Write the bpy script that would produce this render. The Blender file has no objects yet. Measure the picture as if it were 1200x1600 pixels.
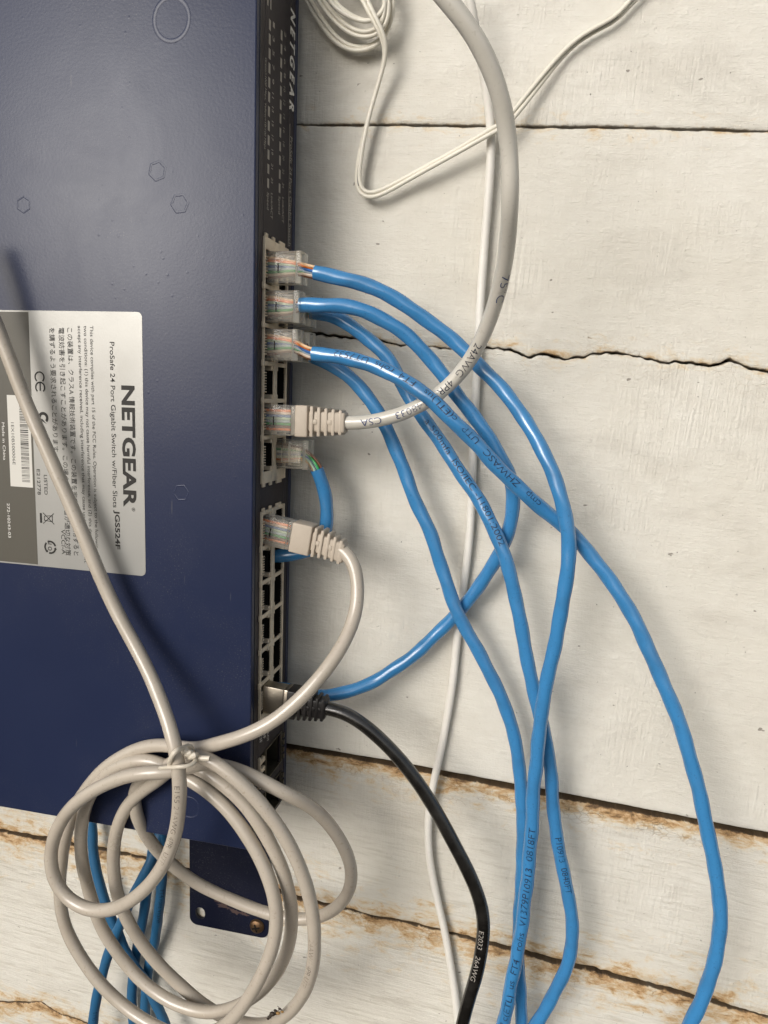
import bpy, bmesh, math, random
from mathutils import Vector, Matrix, Euler, noise
random.seed(7)
S = bpy.context.scene
COL = S.collection
MM = 0.001
# ------------------------------------------------------------------ camera
FPX = 1155.66                       # focal length in pixels of the 1200x1600 photograph
CA, CB, CC = -0.14921, 0.21865, 0.08601
CPOS = Vector((0.0, 0.0, 306.74))   # wall frame, millimetres: x right, y up, z out of the wall
Rw = (Matrix.Rotation(CC, 3, 'Z') @ Matrix.Rotation(CB, 3, 'Y') @ Matrix.Rotation(CA, 3, 'X'))
M3 = Matrix(((1, 0, 0), (0, 0, -1), (0, 1, 0)))       # wall frame -> world (the wall stands upright)
def W(p):
    return (M3 @ Vector(p)) * MM
cam_d = bpy.data.cameras.new('camera')
cam = bpy.data.objects.new('camera', cam_d); COL.objects.link(cam)
cam_d.sensor_fit = 'VERTICAL'; cam_d.sensor_height = 36.0; cam_d.lens = FPX / 1600 * 36
cam_d.clip_start = 0.01; cam_d.clip_end = 200
cam.matrix_world = Matrix.Translation(W(CPOS)) @ (M3 @ Rw).to_4x4()
S.camera = cam
S.render.resolution_x = 768; S.render.resolution_y = 1024
# ------------------------------------------------------------------ light
# sun direction (towards the sun) in the wall frame
SUN = Vector((-0.46, 0.40, 1.0)).normalized()
SW = M3 @ SUN
elev = math.asin(SW.z); azim = math.atan2(SW.x, SW.y)
world = bpy.data.worlds.new('World'); S.world = world; world.use_nodes = True
wn = world.node_tree.nodes; wl = world.node_tree.links
wn.clear()
sky = wn.new('ShaderNodeTexSky'); sky.sky_type = 'NISHITA'; sky.sun_disc = False
sky.sun_elevation = elev; sky.sun_rotation = azim; sky.air_density = 1.0; sky.dust_density = 3.0; sky.ozone_density = 1.0
hsv = wn.new('ShaderNodeHueSaturation'); hsv.inputs['Saturation'].default_value = 0.32
bg = wn.new('ShaderNodeBackground'); bg.inputs['Strength'].default_value = 0.15
wo = wn.new('ShaderNodeOutputWorld')
wl.new(sky.outputs[0], hsv.inputs['Color']); wl.new(hsv.outputs[0], bg.inputs[0]); wl.new(bg.outputs[0], wo.inputs[0])
sd = bpy.data.lights.new('sun', 'SUN'); sd.energy = 1.5; sd.angle = math.radians(28); sd.color = (1.0, 0.972, 0.93)
so = bpy.data.objects.new('sun', sd); COL.objects.link(so)
so.rotation_euler = SW.to_track_quat('Z', 'Y').to_euler(); so.location = (0, -1.5, 1)
S.view_settings.view_transform = 'Standard'; S.view_settings.look = 'None'
S.view_settings.exposure = -0.12; S.view_settings.gamma = 1.0; S.view_settings.use_curve_mapping = False
S.render.engine = 'CYCLES'
S.cycles.max_bounces = 10; S.cycles.transparent_max_bounces = 24; S.cycles.transmission_bounces = 8

# ------------------------------------------------------------------ geometry helpers
def ray(px, py):
    d = Rw @ Vector(((px - 600) / FPX, -(py - 800) / FPX, -1.0))
    return CPOS.copy(), d
def at(px, py, z=0.0):
    """point of the wall frame seen at photo pixel px,py at height z above the wall"""
    c, d = ray(px, py); return c + d * ((z - c.z) / d.z)
TH, X0 = 0.048833, -106.05           # the switch: turned a little against the boards; front plane
cT, sT = math.cos(TH), math.sin(TH)
def todev(P): return Vector(((P.x - X0) * cT + P.y * sT, -(P.x - X0) * sT + P.y * cT, P.z))
def fromdev(q): return Vector((X0 + q[0] * cT - q[1] * sT, q[0] * sT + q[1] * cT, q[2]))
def on_lid(px, py, z=50.0): return todev(at(px, py, z))
def on_front(px, py, u=0.0):
    c, d = ray(px, py); a = todev(c); b = todev(c + d); t = (u - a.x) / (b.x - a.x); return a + (b - a) * t

def link_mesh(name, bm, mats, parent=None, smooth=True, autosm=35):
    me = bpy.data.meshes.new(name)
    bm.normal_update()
    bm.to_mesh(me); bm.free()
    if not isinstance(mats, (list, tuple)): mats = [mats]
    for m in mats: me.materials.append(m)
    if smooth:
        for p in me.polygons: p.use_smooth = True
        try: me.set_sharp_from_angle(angle=math.radians(autosm))
        except Exception: pass
    o = bpy.data.objects.new(name, me); COL.objects.link(o)
    if parent is not None: o.parent = parent
    return o
def empty(name, label, cat, org=(0, 0, 0), rz=0.0, group=None):
    """Empty standing at org (wall frame, mm); its children use wall-frame axes turned by rz about the wall normal"""
    o = bpy.data.objects.new(name, None); COL.objects.link(o); o.empty_display_size = 0.01
    o.matrix_world = Matrix.Translation(W(org)) @ (M3 @ Matrix.Rotation(rz, 3, 'Z') @ M3.inverted()).to_4x4()
    o['label'] = label; o['category'] = cat
    if group: o['group'] = group
    return o
def L(p): return (M3 @ Vector(p)) * MM    # local mm (x right, y up, z out) -> local metres
def conv(bm):
    for v in bm.verts: v.co = L(v.co)
    return bm
def add_box(bm, x0, x1, y0, y1, z0, z1, bev=0.0, mat=0, seg=2):
    if x0 > x1: x0, x1 = x1, x0
    if y0 > y1: y0, y1 = y1, y0
    if z0 > z1: z0, z1 = z1, z0
    vs = [bm.verts.new(c) for c in ((x0,y0,z0),(x1,y0,z0),(x1,y1,z0),(x0,y1,z0),(x0,y0,z1),(x1,y0,z1),(x1,y1,z1),(x0,y1,z1))]
    fs = [bm.faces.new([vs[i] for i in q]) for q in ((0,3,2,1),(4,5,6,7),(0,1,5,4),(1,2,6,5),(2,3,7,6),(3,0,4,7))]
    for f in fs: f.material_index = mat
    if bev > 0:
        es = list({e for f in fs for e in f.edges})
        r = bmesh.ops.bevel(bm, geom=es, offset=bev, segments=seg, profile=0.5, affect='EDGES', clamp_overlap=True)
        for f in r['faces']: f.material_index = mat
    return vs
def spline(pts, step=1.0, smooth=5.0):
    """Catmull-Rom through the points, resampled evenly and smoothed"""
    P = [Vector(p) for p in pts]
    P = [P[0] * 2 - P[1]] + P + [P[-1] * 2 - P[-2]]
    raw = []
    for i in range(1, len(P) - 2):
        p0, p1, p2, p3 = P[i-1], P[i], P[i+1], P[i+2]
        t0 = 0.0; t1 = t0 + max((p1-p0).length, 1e-4)**.5; t2 = t1 + max((p2-p1).length, 1e-4)**.5; t3 = t2 + max((p3-p2).length, 1e-4)**.5
        n = max(2, int((p2 - p1).length / 0.5))
        for k in range(n):
            t = t1 + (t2 - t1) * k / n
            A1 = p0*((t1-t)/(t1-t0)) + p1*((t-t0)/(t1-t0)); A2 = p1*((t2-t)/(t2-t1)) + p2*((t-t1)/(t2-t1)); A3 = p2*((t3-t)/(t3-t2)) + p3*((t-t2)/(t3-t2))
            B1 = A1*((t2-t)/(t2-t0)) + A2*((t-t0)/(t2-t0)); B2 = A2*((t3-t)/(t3-t1)) + A3*((t-t1)/(t3-t1))
            raw.append(B1*((t2-t)/(t2-t1)) + B2*((t-t1)/(t2-t1)))
    raw.append(P[-2])
    out = [raw[0]]; acc = 0.0
    for a, b in zip(raw[:-1], raw[1:]):
        d = (b - a).length
        if d < 1e-9: continue
        while acc + d >= step:
            f = (step - acc) / d; a = a + (b - a) * f; out.append(a.copy()); d = (b - a).length; acc = 0.0
            if d < 1e-9: break
        acc += d
    if (out[-1] - raw[-1]).length > step * .3: out.append(raw[-1])
    n = len(out); w = int(smooth / step)
    if w >= 1:
        for it in range(3):
            res = []
            for i in range(n):
                k = min(w // 2 + 1, i, n - 1 - i)
                s = Vector((0, 0, 0))
                for j in range(i - k, i + k + 1): s += out[j]
                res.append(s / (2 * k + 1))
            out = res
    return out
VIEW = None
def tube(bm, C, r, sides=18, mat=0, lump=0.0, pitch=14.0, cap=True, rfun=None, squash=None, ph=0.0):
    """sweep a round section along the points C"""
    n = len(C); T = []
    for i in range(n):
        T.append((C[min(i+1, n-1)] - C[max(i-1, 0)]).normalized())
    N = T[0].orthogonal().normalized(); rings = []; s = 0.0
    uv = bm.loops.layers.uv.verify()
    for i in range(n):
        if i: s += (C[i] - C[i-1]).length
        N = (N - T[i] * N.dot(T[i])).normalized(); B = T[i].cross(N)
        ring = []
        rr = r if rfun is None else rfun(s) 
        for k in range(sides):
            a = 2 * math.pi * k / sides
            q = rr
            if lump:
                q = rr * (1 + lump * math.sin(2 * a + 2 * math.pi * s / pitch + ph) + lump * .6 * math.sin(a - 2 * math.pi * s / (pitch * 1.73) + 2 * ph))
            ring.append(bm.verts.new(C[i] + (N * math.cos(a) + B * math.sin(a)) * q))
        rings.append((ring, s))
    for i in range(n - 1):
        a, s0 = rings[i]; b, s1 = rings[i+1]
        for k in range(sides):
            k2 = (k + 1) % sides
            f = bm.faces.new((a[k], a[k2], b[k2], b[k])); f.material_index = mat
            u0, u1 = k / sides, (k + 1) / sides
            for lp, c in zip(f.loops, ((u0, s0), (u1, s0), (u1, s1), (u0, s1))): lp[uv].uv = (c[0], c[1] * .01)
    if cap:
        f = bm.faces.new(list(reversed(rings[0][0]))); f.material_index = mat
        f = bm.faces.new(rings[-1][0]); f.material_index = mat
    return T
_tc = {}
def glyphs(text, bold=0.0):
    key = (text, bold)
    if key in _tc: return _tc[key]
    cu = bpy.data.curves.new('lettering_curve', 'FONT'); cu.body = text; cu.size = 1.0; cu.offset = bold; cu.resolution_u = 4
    o = bpy.data.objects.new('lettering_curve', cu); COL.objects.link(o)
    dg = bpy.context.evaluated_depsgraph_get(); dg.update()
    me = o.evaluated_get(dg).to_mesh()
    vs = [(v.co.x, v.co.y) for v in me.vertices]; fs = [tuple(p.vertices) for p in me.polygons]
    o.evaluated_get(dg).to_mesh_clear()
    bpy.data.objects.remove(o); bpy.data.curves.remove(cu)
    if vs:
        x0 = min(v[0] for v in vs); x1 = max(v[0] for v in vs)
        vs = [(v[0] - x0, v[1]) for v in vs]; w = x1 - x0
    else: w = 1.0
    _tc[key] = (vs, fs, w); return _tc[key]
CAPH = 0.70
def flat_text(bm, text, org, ex, ey, length, cap, bold=0.0, mat=0, slant=0.0):
    """letters from org along ex (total length) with cap height cap along ey"""
    vs, fs, w = glyphs(text, bold)
    nv = [bm.verts.new(Vector(org) + ex * ((x + slant * y) * length / w) + ey * (y * cap / CAPH)) for x, y in vs]
    for f in fs:
        try: q = bm.faces.new([nv[i] for i in f]); q.material_index = mat
        except ValueError: pass
_fine = {}
def fine_glyphs(text, bold):
    key = (text, bold)
    if key in _fine: return _fine[key]
    vs, fs, w = glyphs(text, bold)
    b = bmesh.new(); nv = [b.verts.new((x, y, 0)) for x, y in vs]
    for f in fs:
        try: b.faces.new([nv[i] for i in f])
        except ValueError: pass
    bmesh.ops.triangulate(b, faces=b.faces)
    for it in range(4):
        es = [e for e in b.edges if e.calc_length() > .16]
        if not es: break
        bmesh.ops.subdivide_edges(b, edges=es, cuts=1); bmesh.ops.triangulate(b, faces=b.faces)
    b.verts.index_update()
    _fine[key] = ([(v.co.x, v.co.y) for v in b.verts], [tuple(v.index for v in f.verts) for f in b.faces], w); b.free()
    return _fine[key]
def cable_text(C, r, s0, text, size, mat, parent, phi=0.0, rev=False, twist=0.0, stretch=1.0, bold=-0.008, slant=0.0, lift=.05):
    """print that wraps round the jacket: starts at arc length s0, faces the open side of the cable turned by phi"""
    vs, fs, w = fine_glyphs(text, bold)
    S_ = [0.0]
    for a, b in zip(C[:-1], C[1:]): S_.append(S_[-1] + (b - a).length)
    bm = bmesh.new(); nv = []
    sc = size / CAPH
    import bisect
    for x, y in vs:
        d = (x + slant * y) * sc * stretch; s = s0 - d if rev else s0 + d
        s = min(max(s, 0.01), S_[-1] - .01)
        i = min(max(bisect.bisect(S_, s) - 1, 0), len(C) - 2); f = (s - S_[i]) / max(S_[i+1] - S_[i], 1e-6)
        c = C[i].lerp(C[i+1], f)
        t0 = (C[min(i+1, len(C)-1)] - C[max(i-1, 0)]).normalized(); t1 = (C[min(i+2, len(C)-1)] - C[i]).normalized()
        t = t0.lerp(t1, f).normalized()
        if rev: t = -t
        n = (CPOS - c).normalized(); n = (n - t * n.dot(t)).normalized()
        up = n.cross(t)
        a = phi + twist * (s - s0) + (y - CAPH * .5) * sc / r
        nv.append(bm.verts.new(c + (n * math.cos(a) + up * math.sin(a)) * (r * (1 + lift) + 0.03)))
    for f in fs:
        try: bm.faces.new([nv[i] for i in f])
        except ValueError: pass
    conv(bm)
    return link_mesh('printing', bm, mat, parent, smooth=False)

# ------------------------------------------------------------------ materials
def newmat(name):
    m = bpy.data.materials.new(name); m.use_nodes = True
    nt = m.node_tree; b = nt.nodes['Principled BSDF']
    return m, nt, b
def N_(nt, t, **kw):
    n = nt.nodes.new(t)
    for k, v in kw.items():
        if k in n.inputs: n.inputs[k].default_value = v
        else: setattr(n, k, v)
    return n
def ramp(nt, src, stops):
    r = nt.nodes.new('ShaderNodeValToRGB'); nt.links.new(src, r.inputs[0])
    el = r.color_ramp.elements
    while len(el) < len(stops): el.new(0.5)
    for e, (p, c) in zip(el, stops):
        e.position = p; e.color = c if len(c) == 4 else (*c, 1)
    return r
def mixc(nt, fac, a, b, mode='MIX'):
    m = nt.nodes.new('ShaderNodeMix'); m.data_type = 'RGBA'; m.blend_type = mode
    if isinstance(fac, (int, float)): m.inputs[0].default_value = fac
    else: nt.links.new(fac, m.inputs[0])
    for i, v in ((6, a), (7, b)):
        if isinstance(v, tuple): m.inputs[i].default_value = (*v[:3], 1)
        else: nt.links.new(v, m.inputs[i])
    return m.outputs[2]
def math_(nt, op, a, b=None, clamp=False):
    m = nt.nodes.new('ShaderNodeMath'); m.operation = op; m.use_clamp = clamp
    for i, v in enumerate((a, b)):
        if v is None: continue
        if isinstance(v, (int, float)): m.inputs[i].default_value = v
        else: nt.links.new(v, m.inputs[i])
    return m.outputs[0]
def plastic(name, col, rough=0.4, spec=0.5, metallic=0.0, bump=0.0, bscale=900, dirt=0.0, dirtcol=(.2, .17, .12), dscale=60, coat=0.0, sss=0.0):
    m, nt, b = newmat(name)
    b.inputs['Base Color'].default_value = (*col, 1); b.inputs['Roughness'].default_value = rough
    b.inputs['Specular IOR Level'].default_value = spec; b.inputs['Metallic'].default_value = metallic
    if coat: b.inputs['Coat Weight'].default_value = coat; b.inputs['Coat Roughness'].default_value = .15
    tc = nt.nodes.new('ShaderNodeTexCoord')
    if dirt:
        n1 = N_(nt, 'ShaderNodeTexNoise', Scale=dscale, Detail=6.0, Roughness=.65); nt.links.new(tc.outputs['Object'], n1.inputs['Vector'])
        n2 = N_(nt, 'ShaderNodeTexNoise', Scale=dscale * 18, Detail=3.0, Roughness=.6); nt.links.new(tc.outputs['Object'], n2.inputs['Vector'])
        f1 = ramp(nt, n1.outputs[0], [(.48, (0, 0, 0)), (.78, (1, 1, 1))]); f2 = ramp(nt, n2.outputs[0], [(.60, (0, 0, 0)), (.70, (1, 1, 1))])
        a = math_(nt, 'MULTIPLY', f1.outputs[0], dirt); c = math_(nt, 'MULTIPLY', f2.outputs[0], dirt * .9)
        f = math_(nt, 'MAXIMUM', a, c, True)
        nt.links.new(mixc(nt, f, col, dirtcol), b.inputs['Base Color'])
        r = math_(nt, 'ADD', math_(nt, 'MULTIPLY', n1.outputs[0], .25), rough - .12); nt.links.new(r, b.inputs['Roughness'])
    if bump:
        n = N_(nt, 'ShaderNodeTexNoise', Scale=bscale, Detail=3.0); nt.links.new(tc.outputs['Object'], n.inputs['Vector'])
        bp = N_(nt, 'ShaderNodeBump', Strength=bump, Distance=0.0002); nt.links.new(n.outputs[0], bp.inputs['Height'])
        nt.links.new(bp.outputs[0], b.inputs['Normal'])
    return m
def worn_ink(name, col, cover=.5):
    m, nt, b = newmat(name); b.inputs['Base Color'].default_value = (*col, 1); b.inputs['Roughness'].default_value = .5
    tc = nt.nodes.new('ShaderNodeTexCoord'); n = N_(nt, 'ShaderNodeTexNoise', Scale=1500.0, Detail=3.0, Roughness=.7); nt.links.new(tc.outputs['Object'], n.inputs['Vector'])
    n2 = N_(nt, 'ShaderNodeTexNoise', Scale=120.0, Detail=2.0); nt.links.new(tc.outputs['Object'], n2.inputs['Vector'])
    a = math_(nt, 'ADD', math_(nt, 'MULTIPLY', n.outputs[0], .5), math_(nt, 'MULTIPLY', n2.outputs[0], .7))
    nt.links.new(ramp(nt, a, [(cover - .08, (.92, .92, .92)), (cover + .16, (.12, .12, .12))]).outputs[0], b.inputs['Alpha'])
    return m
M = {}
M['blue'] = plastic('blue jacket', (0.046, 0.215, 0.46), .17, 1.0, bump=.15, bscale=500, dirt=.5, dirtcol=(.035, .10, .20), dscale=60)
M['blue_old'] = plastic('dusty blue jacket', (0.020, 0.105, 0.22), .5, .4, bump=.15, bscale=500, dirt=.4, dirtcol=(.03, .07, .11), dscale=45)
M['beige'] = plastic('beige jacket', (0.465, 0.41, 0.34), .23, .65, bump=.2, bscale=600, dirt=.4, dirtcol=(.26, .21, .15), dscale=40)
M['grey'] = plastic('light grey jacket', (0.57, 0.54, 0.475), .20, .8, bump=.15, bscale=600, dirt=.25, dirtcol=(.3, .26, .2), dscale=40)
M['white'] = plastic('white jacket', (0.74, 0.70, 0.60), .4, .45, bump=.1, bscale=600, dirt=.2, dirtcol=(.42, .37, .28), dscale=50)
M['white2'] = plastic('white flat jacket', (0.74, 0.71, 0.65), .45, .4, bump=.1, bscale=600, dirt=.2, dirtcol=(.38, .33, .26), dscale=50)
M['black'] = plastic('black jacket', (0.009, 0.008, 0.007), .20, 1.0, bump=.2, bscale=900, dirt=.25, dirtcol=(.09, .085, .075), dscale=70)
M['boot_beige'] = plastic('beige boot', (0.46, 0.395, 0.32), .5, .4, bump=.15, dirt=.3, dirtcol=(.28, .22, .16), dscale=90)
M['boot_black'] = plastic('black boot', (0.009, 0.008, 0.008), .42, .4, bump=.15, dirt=.3, dirtcol=(.06, .05, .045), dscale=90)
M['metal'] = plastic('connector metal', (0.42, 0.38, 0.32), .32, .5, metallic=1.0, bump=.15, dirt=.4, dirtcol=(.16, .12, .08), dscale=120)
M['metal_dark'] = plastic('dull slot metal', (0.16, 0.15, 0.12), .4, .5, metallic=.9, bump=.15, dirt=.5, dirtcol=(.05, .045, .035), dscale=120)
M['gold'] = plastic('gold contact', (0.75, 0.5, 0.18), .3, .5, metallic=1.0)
M['cream'] = plastic('cream port plastic', (0.70, 0.60, 0.46), .55, .4, bump=.2, dirt=.5, dirtcol=(.12, .09, .07), dscale=130)
M['slate'] = plastic('slate front panel', (0.018, 0.014, 0.020), .5, .3, bump=.12, dirt=.3, dirtcol=(.055, .045, .045), dscale=60)
M['lip'] = plastic('dark lip', (0.012, 0.013, 0.020), .5, .4)
M['hole'] = plastic('port cavity', (0.008, 0.007, 0.006), .7, .2)
M['ink'] = worn_ink('worn black print', (0.012, 0.016, 0.04), .68)
M['ink_soft'] = worn_ink('rubbed grey print', (0.06, 0.055, 0.05), .52)
M['ink_navy'] = worn_ink('worn navy print', (0.015, 0.035, 0.14), .62)
M['ink_white'] = plastic('white ink', (0.72, 0.70, 0.66), .6, .2)
M['ink_grey'] = plastic('grey ink', (0.36, 0.335, 0.30), .6, .2)
M['ink_print'] = plastic('label ink', (0.02, 0.018, 0.016), .55, .3)
M['strip_grey'] = plastic('grey marking', (0.20, 0.19, 0.18), .5, .3)
M['tie'] = plastic('white tie plastic', (0.62, 0.56, 0.46), .4, .5, bump=.1, dirt=.2, dirtcol=(.35, .28, .2), dscale=200)
M['label_grey'] = plastic('label grey print', (0.085, 0.078, 0.062), .42, .4, dirt=.15, dirtcol=(.06, .055, .045), dscale=80)
M['label_silver'] = plastic('label silver', (0.345, 0.342, 0.325), .36, .5, metallic=.35, bump=.05, dirt=.2, dirtcol=(.30, .28, .24), dscale=50)
M['sticker'] = plastic('white sticker', (0.60, 0.58, 0.53), .45, .4)
M['screw'] = plastic('bronze screw', (0.16, 0.095, 0.05), .42, .5, metallic=.8, bump=.3, dirt=.5, dirtcol=(.05, .03, .02), dscale=200)
M['washer'] = plastic('pale screw shank', (0.55, 0.48, 0.34), .5, .5, metallic=.3)
M['worn'] = plastic('scraped brown paint', (.085, .055, .05), .6, .3, bump=.6, bscale=1500, dirt=.8, dirtcol=(.02, .022, .05), dscale=250)
M['bug'] = plastic('brown husk', (0.035, 0.022, 0.012), .5, .5, bump=.5)
M['bug2'] = plastic('tan husk', (0.30, 0.17, 0.05), .45, .5, bump=.5)
for nm, c in dict(orange=(.75, .20, .03), orange_w=(.74, .50, .30), green=(.015, .30, .07), green_w=(.42, .56, .42), bluew=(.03, .12, .34), blue_w=(.38, .46, .55), brown=(.16, .065, .03), brown_w=(.60, .48, .38)).items():
    M['w_' + nm] = plastic('wire ' + nm.replace('_w', ' pale'), c, .35, .5)
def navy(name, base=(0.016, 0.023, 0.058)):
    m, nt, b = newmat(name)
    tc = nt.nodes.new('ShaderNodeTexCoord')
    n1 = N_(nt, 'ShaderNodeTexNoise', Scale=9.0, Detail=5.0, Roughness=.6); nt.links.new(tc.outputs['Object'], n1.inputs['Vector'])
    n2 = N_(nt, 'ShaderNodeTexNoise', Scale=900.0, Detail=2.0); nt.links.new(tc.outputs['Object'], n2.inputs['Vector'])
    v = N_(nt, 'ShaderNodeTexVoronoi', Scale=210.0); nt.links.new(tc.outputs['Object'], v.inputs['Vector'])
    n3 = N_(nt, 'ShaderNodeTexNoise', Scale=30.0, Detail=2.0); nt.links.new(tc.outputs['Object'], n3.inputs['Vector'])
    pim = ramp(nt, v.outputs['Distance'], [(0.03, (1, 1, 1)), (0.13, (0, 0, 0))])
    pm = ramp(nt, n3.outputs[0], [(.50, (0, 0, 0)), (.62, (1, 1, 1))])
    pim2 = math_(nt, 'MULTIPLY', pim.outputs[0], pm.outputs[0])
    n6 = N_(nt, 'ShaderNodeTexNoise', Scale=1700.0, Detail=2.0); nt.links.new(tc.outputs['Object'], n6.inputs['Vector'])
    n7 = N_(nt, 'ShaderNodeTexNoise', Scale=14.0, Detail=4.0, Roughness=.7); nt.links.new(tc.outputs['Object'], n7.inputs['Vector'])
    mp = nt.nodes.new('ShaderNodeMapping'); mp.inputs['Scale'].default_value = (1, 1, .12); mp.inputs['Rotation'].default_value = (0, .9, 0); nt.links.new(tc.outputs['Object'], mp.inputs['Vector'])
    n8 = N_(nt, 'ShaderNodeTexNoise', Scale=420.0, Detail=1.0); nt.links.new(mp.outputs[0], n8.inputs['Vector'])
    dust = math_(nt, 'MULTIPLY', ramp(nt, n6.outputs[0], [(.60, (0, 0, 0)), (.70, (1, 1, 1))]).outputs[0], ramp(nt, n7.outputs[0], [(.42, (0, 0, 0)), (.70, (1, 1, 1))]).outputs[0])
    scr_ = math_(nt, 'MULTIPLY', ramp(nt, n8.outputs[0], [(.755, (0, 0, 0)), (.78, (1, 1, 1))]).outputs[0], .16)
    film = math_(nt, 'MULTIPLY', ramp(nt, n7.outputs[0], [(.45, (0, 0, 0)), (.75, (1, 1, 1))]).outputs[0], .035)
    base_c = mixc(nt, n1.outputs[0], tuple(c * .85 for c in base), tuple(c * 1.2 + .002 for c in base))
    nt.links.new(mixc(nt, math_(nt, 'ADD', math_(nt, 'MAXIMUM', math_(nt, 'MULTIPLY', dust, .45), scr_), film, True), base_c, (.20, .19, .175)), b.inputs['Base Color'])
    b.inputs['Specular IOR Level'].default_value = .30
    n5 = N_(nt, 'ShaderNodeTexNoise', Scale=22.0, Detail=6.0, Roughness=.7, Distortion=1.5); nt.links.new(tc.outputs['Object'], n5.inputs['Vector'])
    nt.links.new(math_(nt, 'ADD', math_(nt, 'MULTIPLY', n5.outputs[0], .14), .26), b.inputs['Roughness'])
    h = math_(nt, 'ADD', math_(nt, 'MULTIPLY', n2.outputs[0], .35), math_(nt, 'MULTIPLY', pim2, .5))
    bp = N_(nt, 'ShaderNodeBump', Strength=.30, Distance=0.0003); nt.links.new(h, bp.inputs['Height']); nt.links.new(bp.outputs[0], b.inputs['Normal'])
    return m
M['navy'] = navy('navy powder coat')
M['navy_shaded'] = navy('bracket navy with painted shade', (0.008, 0.010, 0.024))  # lid navy darkened: the shadow on the bracket is put into its colour
def clear():
    m, nt, b = newmat('clear plug plastic')
    b.inputs['Base Color'].default_value = (.90, .87, .80, 1); b.inputs['Roughness'].default_value = .06
    b.inputs['Specular IOR Level'].default_value = .8
    tr = nt.nodes.new('ShaderNodeBsdfTransparent'); tr.inputs[0].default_value = (.97, .96, .93, 1)
    mx = nt.nodes.new('ShaderNodeMixShader')
    fr = nt.nodes.new('ShaderNodeFresnel'); fr.inputs[0].default_value = 1.45
    f = math_(nt, 'ADD', math_(nt, 'MULTIPLY', fr.outputs[0], 1.2), .10, True)
    nt.links.new(f, mx.inputs[0]); nt.links.new(tr.outputs[0], mx.inputs[1]); nt.links.new(b.outputs[0], mx.inputs[2])
    nt.links.new(mx.outputs[0], nt.nodes['Material Output'].inputs[0])
    return m
M['clear'] = clear()

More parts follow.
